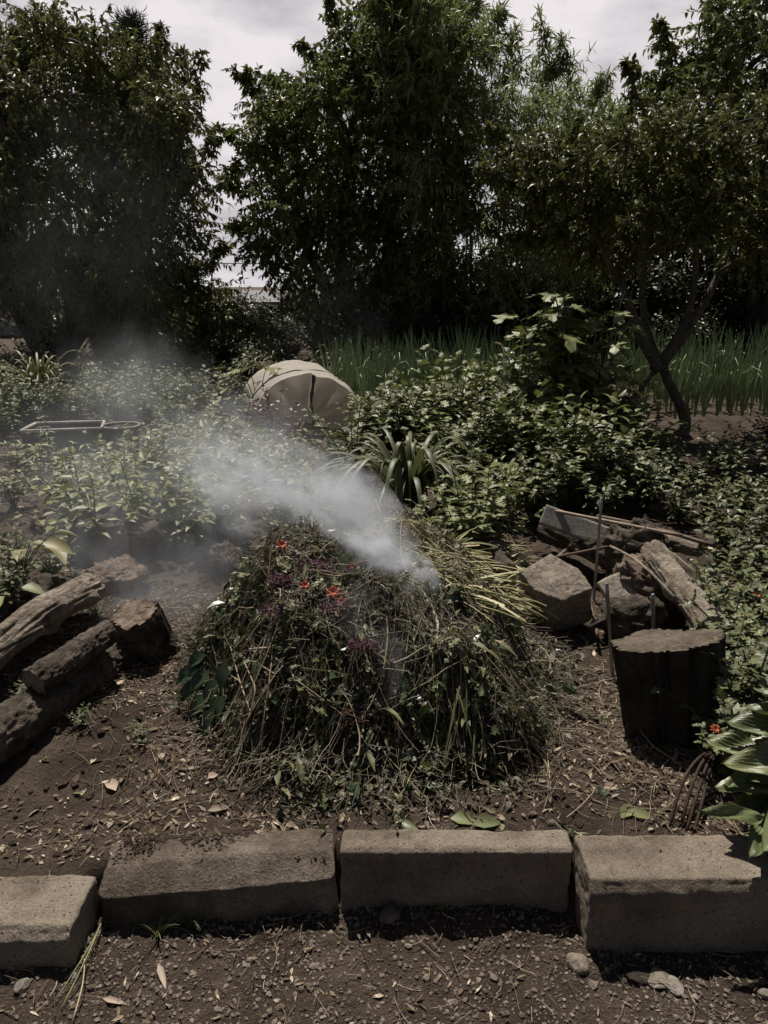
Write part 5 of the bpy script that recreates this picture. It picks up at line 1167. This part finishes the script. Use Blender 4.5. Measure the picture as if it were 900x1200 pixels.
# trees behind that close the view on the right
Yk = 16.0
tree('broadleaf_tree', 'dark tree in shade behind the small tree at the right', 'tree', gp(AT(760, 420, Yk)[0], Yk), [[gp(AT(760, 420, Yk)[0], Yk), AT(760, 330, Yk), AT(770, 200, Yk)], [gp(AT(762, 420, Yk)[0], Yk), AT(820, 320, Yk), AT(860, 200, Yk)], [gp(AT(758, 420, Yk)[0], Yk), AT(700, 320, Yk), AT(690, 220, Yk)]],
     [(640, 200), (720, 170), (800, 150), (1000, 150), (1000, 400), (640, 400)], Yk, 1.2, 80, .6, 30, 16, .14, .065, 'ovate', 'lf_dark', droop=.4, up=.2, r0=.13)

# shrubs that close the dark understorey
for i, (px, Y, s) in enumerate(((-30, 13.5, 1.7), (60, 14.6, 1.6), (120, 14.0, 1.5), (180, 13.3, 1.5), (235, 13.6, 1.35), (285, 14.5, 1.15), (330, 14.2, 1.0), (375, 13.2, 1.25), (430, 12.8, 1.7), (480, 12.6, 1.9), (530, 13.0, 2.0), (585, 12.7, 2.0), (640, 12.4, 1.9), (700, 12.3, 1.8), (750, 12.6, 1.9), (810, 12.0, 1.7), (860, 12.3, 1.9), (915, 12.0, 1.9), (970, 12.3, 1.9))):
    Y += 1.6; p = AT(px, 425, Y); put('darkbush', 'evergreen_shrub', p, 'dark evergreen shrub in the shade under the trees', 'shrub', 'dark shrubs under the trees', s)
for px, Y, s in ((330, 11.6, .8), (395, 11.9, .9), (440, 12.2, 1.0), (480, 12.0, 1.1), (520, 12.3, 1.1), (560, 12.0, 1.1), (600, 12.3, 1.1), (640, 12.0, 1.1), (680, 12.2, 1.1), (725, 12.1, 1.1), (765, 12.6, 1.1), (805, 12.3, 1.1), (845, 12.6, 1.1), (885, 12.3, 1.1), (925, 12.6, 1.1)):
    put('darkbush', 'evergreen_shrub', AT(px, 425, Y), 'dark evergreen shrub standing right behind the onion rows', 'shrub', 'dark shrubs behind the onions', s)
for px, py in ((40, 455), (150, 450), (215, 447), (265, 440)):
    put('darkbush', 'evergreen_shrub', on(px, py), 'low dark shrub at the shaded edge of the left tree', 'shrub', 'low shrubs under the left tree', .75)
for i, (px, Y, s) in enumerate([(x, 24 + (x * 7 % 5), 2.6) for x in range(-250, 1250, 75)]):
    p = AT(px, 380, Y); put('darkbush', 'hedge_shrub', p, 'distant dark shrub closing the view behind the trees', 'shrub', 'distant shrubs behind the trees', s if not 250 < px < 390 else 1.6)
M['lf_sun'] = leafmat('leaf_sun', [(.06, .09, .035), (.09, .12, .05)], .45, .25)
PR['sunbush'] = [leafy(22, .9, .55, .12, .06, 'ovate', 18, .15, 'lf_sun', r=.008)]
for px, py, Y, s, lab in ((215, 420, 12.0, .8, 'sunlit green sapling at the foot of the left tree'), (340, 425, 11.8, .8, 'pale sapling in a gap of light below the grey roof'), (300, 430, 12.3, .7, 'small bright sapling left of the grass clumps')):
    p = AT(px, py, Y); put('sunbush', 'sapling', p, lab, 'sapling', None, s)

# ------------------------------------------------------------------ houses far behind
def house(x0, x1, Y, ztop, zr, depth, wm, label, win, wz=1.6):
    t = empty('house', V((x0 + x1) / 2, Y, .1), label, 'house'); b = MB(); rbox(b, (x1 - x0, depth, ztop), V((x0 + x1) / 2, Y + depth / 2, ztop / 2), r=.02, res=1.0, noise=0, big=0); obj('wall', b, M[wm], t)
    r = MB(); e = .35; X = np.array([(x0 - e, Y - e, ztop), (x1 + e, Y - e, ztop), (x1 + e, Y + depth + e, ztop), (x0 - e, Y + depth + e, ztop), (x0 - e, Y + depth / 2, zr), (x1 + e, Y + depth / 2, zr)]); X2 = X - V(0, 0, .14)
    X = np.concatenate([X + V(0, 0, .02), X2 + V(0, 0, .02)]); r.add(X, [np.array([(0, 1, 5, 4), (2, 3, 4, 5), (7, 6, 10, 11), (9, 8, 11, 10), (0, 6, 7, 1), (2, 8, 9, 3), (0, 4, 10, 6), (4, 3, 9, 10), (1, 7, 11, 5), (5, 11, 8, 2)])], 0, False); obj('roof', r, M['roofgrey'], t)
    for wx in win:
        w = MB(); rbox(w, (1.2, .08, 1.0), V(wx, Y - .01, wz), r=.01, res=.5, noise=0); f = obj('window', w, M['roofgrey'], t); g_ = MB(); rbox(g_, (1.04, .03, .84), V(wx, Y - .048, wz), r=.005, res=.5, noise=0); obj('pane', g_, M['paneglass'], f)
house(-5.2, -1.6, 26, 1.0, 1.35, 5, 'wallgrey', 'low grey roofed shed glimpsed between the left and middle trees', (-3.4,), .5)
house(-17.0, -10.6, 22, 2.4, 3.6, 6, 'wallwhite', 'white walled house glimpsed behind the left tree trunks', (-14.5, -12.0))
for i, dz in enumerate((0, .35)):
    p = AT(240, 306, 34) + V(-20, 0, dz); q = AT(300, 306, 34) + V(22, 0, dz); k = np.linspace(0, 1, 24)[:, None]; b = MB(); tubes(b, (p * (1 - k) + q * k - V(0, 0, 1.0) * np.sin(k * pi) + V(0, 0, .9))[None], np.full(24, .02), 5, 0)
    tag(obj('power_cable', b, M['cable'], origin=p), ('lower' if i == 0 else 'upper') + ' of the two thin power cables in the sky gap', 'cable')

# ------------------------------------------------------------------ smoke
def smoke(name, caps, dens, label, nscale=3.2, contrast=(.42, .68), aniso=.05, col=(.84, .88, .95), streak=None):
    bm = bmesh.new()
    for a, b, ra, rb_, s in caps:
        for c, r in ((a, ra), (b, rb_)):
            for k in range(60):
                ph = math.acos(1 - 2 * (k + .5) / 60); th = k * 2.39996; bm.verts.new((c[0] + 1.05 * r * sin(ph) * cos(th), c[1] + 1.05 * r * sin(ph) * sin(th), max(c[2] + 1.05 * r * cos(ph), .02)))
    hull = bmesh.ops.convex_hull(bm, input=bm.verts)
    bmesh.ops.delete(bm, geom=[v for v in bm.verts if not v.link_faces], context='VERTS')
    me = bpy.data.meshes.new(name); bm.to_mesh(me); bm.free(); o = bpy.data.objects.new(name, me); COL.objects.link(o); tag(o, label, None, None, 'stuff')
    m = bpy.data.materials.new(name); m.use_nodes = True; nt = m.node_tree; nt.nodes.clear(); L = nt.links.new
    out = nt.nodes.new('ShaderNodeOutputMaterial'); pv = nt.nodes.new('ShaderNodeVolumePrincipled'); L(pv.outputs[0], out.inputs['Volume'])
    pv.inputs['Color'].default_value = (*col, 1); pv.inputs['Anisotropy'].default_value = aniso
    tc = nt.nodes.new('ShaderNodeTexCoord')
    def vm(op, *ins):
        n = nt.nodes.new('ShaderNodeVectorMath'); n.operation = op
        for i, v in enumerate(ins):
            if hasattr(v, 'links'): L(v, n.inputs[i])
            else: n.inputs[i].default_value = [float(q) for q in v] if not isinstance(v, (int, float)) else (v, v, v)
        return n
    def ma(op, *ins, clamp=False):
        n = nt.nodes.new('ShaderNodeMath'); n.operation = op; n.use_clamp = clamp
        for i, v in enumerate(ins):
            if hasattr(v, 'links'): L(v, n.inputs[i])
            else: n.inputs[i].default_value = float(v)
        return n.outputs[0]
    nz = N(nt, 'ShaderNodeTexNoise', Scale=nscale * .6, Detail=3.0); L(tc.outputs['Object'], nz.inputs['Vector'])
    wv = vm('SUBTRACT', nz.outputs['Color'], (.5, .5, .5)); ws = nt.nodes.new('ShaderNodeVectorMath'); ws.operation = 'SCALE'; L(wv.outputs[0], ws.inputs[0]); ws.inputs['Scale'].default_value = .55 / nscale * 5.0
    P = vm('ADD', tc.outputs['Object'], ws.outputs[0]).outputs[0]
    tot = None
    for a, b, ra, rb_, s in caps:
        ab = np.asarray(b) - np.asarray(a); l2 = float(ab @ ab)
        pa = vm('SUBTRACT', P, a).outputs[0]; h = ma('DIVIDE', vm('DOT_PRODUCT', pa, ab).outputs['Value'], l2, clamp=True)
        sc_ = nt.nodes.new('ShaderNodeVectorMath'); sc_.operation = 'SCALE'; sc_.inputs[0].default_value = [float(q) for q in ab]; L(h, sc_.inputs['Scale'])
        dd = vm('LENGTH', vm('SUBTRACT', pa, sc_.outputs[0]).outputs[0]).outputs['Value']
        r = ma('ADD', ra, ma('MULTIPLY', h, rb_ - ra)); q = ma('SUBTRACT', 1.0, ma('DIVIDE', dd, r), clamp=True)
        q = ma('MULTIPLY', ma('POWER', q, 1.4), s if isinstance(s, (int, float)) else ma('ADD', s[0], ma('MULTIPLY', h, s[1] - s[0])))
        tot = q if tot is None else ma('ADD', tot, q)
    if streak is not None:      # drawn out along the drift
        u_ = nrm(streak); sp_ = nt.nodes.new('ShaderNodeVectorMath'); sp_.operation = 'SCALE'; sp_.inputs[0].default_value = [float(q) * .50 for q in u_]; L(vm('DOT_PRODUCT', P, u_).outputs['Value'], sp_.inputs['Scale']); P = vm('SUBTRACT', P, sp_.outputs[0]).outputs[0]
    n2 = N(nt, 'ShaderNodeTexNoise', Scale=nscale, Detail=6.0, Roughness=.6); L(P, n2.inputs['Vector'])
    mr = nt.nodes.new('ShaderNodeMapRange'); mr.interpolation_type = 'SMOOTHSTEP'; L(n2.outputs[0], mr.inputs[0]); mr.inputs[1].default_value = contrast[0]; mr.inputs[2].default_value = contrast[1]; mr.inputs[3].default_value = .05; mr.inputs[4].default_value = 1.0
    L(ma('MULTIPLY', ma('MULTIPLY', tot, mr.outputs[0]), dens), pv.inputs['Density'])
    me.materials.append(m)
    return o
s0 = heapat(519, 722, .02); s1 = heapat(455, 655, .12)
A_ = AT(445, 640, s0[1] - .02); B_ = AT(390, 588, 2.75); C_ = AT(280, 566, 3.15); D_ = AT(225, 525, 3.7); E_ = AT(90, 470, 5.2)
smoke('smoke_plume', [(s0, A_, .042, .13, (20, 27)), (A_, B_, .13, .22, (17, 10)), (B_, C_, .20, .30, (5.5, 6.5)), (C_, D_, .30, .46, (4.8, 1.3)), (B_, AT(290, 505, 3.7), .20, .34, (3.5, .8)), (heapat(470, 815, .04), heapat(425, 740, .10), .07, .15, (2, 1.2))], 1.0, 'white smoke drifting up to the left from the heap', 8.5, (.43, .64), streak=D_ - s0)
smoke('smoke_haze', [(AT(190, 690, 3.0), AT(120, 640, 3.4), .42, .50, 2.4), (AT(230, 580, 3.8), AT(0, 570, 4.4), .6, .8, .8), (AT(120, 480, 6.4), AT(170, 455, 7.5), .7, .8, .5)], 1.0, 'thin grey smoke spreading over the left bed', 2.4, (.38, .66))
smoke('smoke_veil', [(AT(110, 240, 9.0), AT(60, 330, 9.2), 1.5, 1.5, .035), (AT(380, 380, 9.5), AT(420, 400, 9.5), .9, .9, .03)], 1.0, 'faint veil of smoke hanging before the left tree', 1.2, (.30, .66))

# ------------------------------------------------------------------ sky, sun, camera
SUN_EL, SUN_AZ = 64.0, -14.0        # azimuth from straight ahead (+Y), negative to the left
w = bpy.data.worlds.new('World'); SC.world = w; w.use_nodes = True; nt = w.node_tree; L = nt.links.new
bg = nt.nodes['Background']; bg.inputs['Strength'].default_value = .05
sky = nt.nodes.new('ShaderNodeTexSky'); sky.sky_type = 'NISHITA'; sky.sun_disc = False; sky.sun_elevation = radians(SUN_EL); sky.sun_rotation = radians(SUN_AZ)
tc = nt.nodes.new('ShaderNodeTexCoord'); mp = nt.nodes.new('ShaderNodeMapping'); L(tc.outputs['Generated'], mp.inputs[0]); mp.inputs['Scale'].default_value = (1, 1, 2.2)
nz = N(nt, 'ShaderNodeTexNoise', Scale=2.6, Detail=8.0, Roughness=.55); L(mp.outputs[0], nz.inputs['Vector'])
nz2 = N(nt, 'ShaderNodeTexNoise', Scale=5.5, Detail=6.0, Roughness=.55); L(mp.outputs[0], nz2.inputs['Vector'])
sep = nt.nodes.new('ShaderNodeSeparateXYZ'); L(tc.outputs['Generated'], sep.inputs[0])
bank = nt.nodes.new('ShaderNodeMapRange'); L(sep.outputs['Y'], bank.inputs[0]); bank.inputs[1].default_value = .35; bank.inputs[2].default_value = .80; bank.inputs[3].default_value = -.16; bank.inputs[4].default_value = .34
low = nt.nodes.new('ShaderNodeMapRange'); L(sep.outputs['Z'], low.inputs[0]); low.inputs[1].default_value = .40; low.inputs[2].default_value = .58; low.inputs[3].default_value = 0.0; low.inputs[4].default_value = -.30
bk = nt.nodes.new('ShaderNodeMath'); bk.operation = 'ADD'; L(bank.outputs[0], bk.inputs[0]); L(low.outputs[0], bk.inputs[1]); bank = bk
ad = nt.nodes.new('ShaderNodeMath'); ad.operation = 'ADD'; L(nz.outputs[0], ad.inputs[0]); L(bank.outputs[0], ad.inputs[1])
mask = nt.nodes.new('ShaderNodeMapRange'); mask.interpolation_type = 'SMOOTHSTEP'; L(ad.outputs[0], mask.inputs[0]); mask.inputs[1].default_value = .50; mask.inputs[2].default_value = .72
cc = ramp(nt, nz2.outputs[0], [(.34, (8.2, 8.0, 8.5)), (.60, (15.2, 14.3, 14.7))])
hz = mixc(nt, .6, sky.outputs[0], (1.5, 1.35, 1.25)); mx = mixc(nt, mask.outputs[0], hz, cc); L(mx, bg.inputs['Color'])

sd = bpy.data.lights.new('sun', 'SUN'); sd.energy = 5.0; sd.angle = radians(.5); sd.color = (1.0, .925, .82)
so = bpy.data.objects.new('sun', sd); COL.objects.link(so)
from mathutils import Vector
dirv = Vector((sin(radians(SUN_AZ)) * cos(radians(SUN_EL)), cos(radians(SUN_AZ)) * cos(radians(SUN_EL)), sin(radians(SUN_EL))))
so.rotation_euler = dirv.to_track_quat('Z', 'Y').to_euler()

cd = bpy.data.cameras.new('camera'); co = bpy.data.objects.new('camera', cd); COL.objects.link(co)
co.location = (0, 0, CAM_H); co.rotation_euler = (pi / 2 - PITCH, 0, 0)
cd.sensor_fit = 'VERTICAL'; cd.sensor_height = 36.0; cd.lens = 36.0 * FPX / 1200.0; cd.clip_start = .05; cd.clip_end = 3000
SC.camera = co

SC.view_settings.view_transform = 'Standard'; SC.view_settings.look = 'None'; SC.view_settings.gamma = 1; SC.view_settings.exposure = .15
c = SC.cycles
c.use_denoising = True
try: c.denoiser = 'OPENIMAGEDENOISE'
except Exception: pass
c.max_bounces = 5; c.diffuse_bounces = 3; c.glossy_bounces = 2; c.transmission_bounces = 4; c.volume_bounces = 2; c.transparent_max_bounces = 8
c.use_adaptive_sampling = True; c.adaptive_threshold = .03
c.volume_step_rate = .4; c.volume_max_steps = 512
c.sample_clamp_indirect = 4
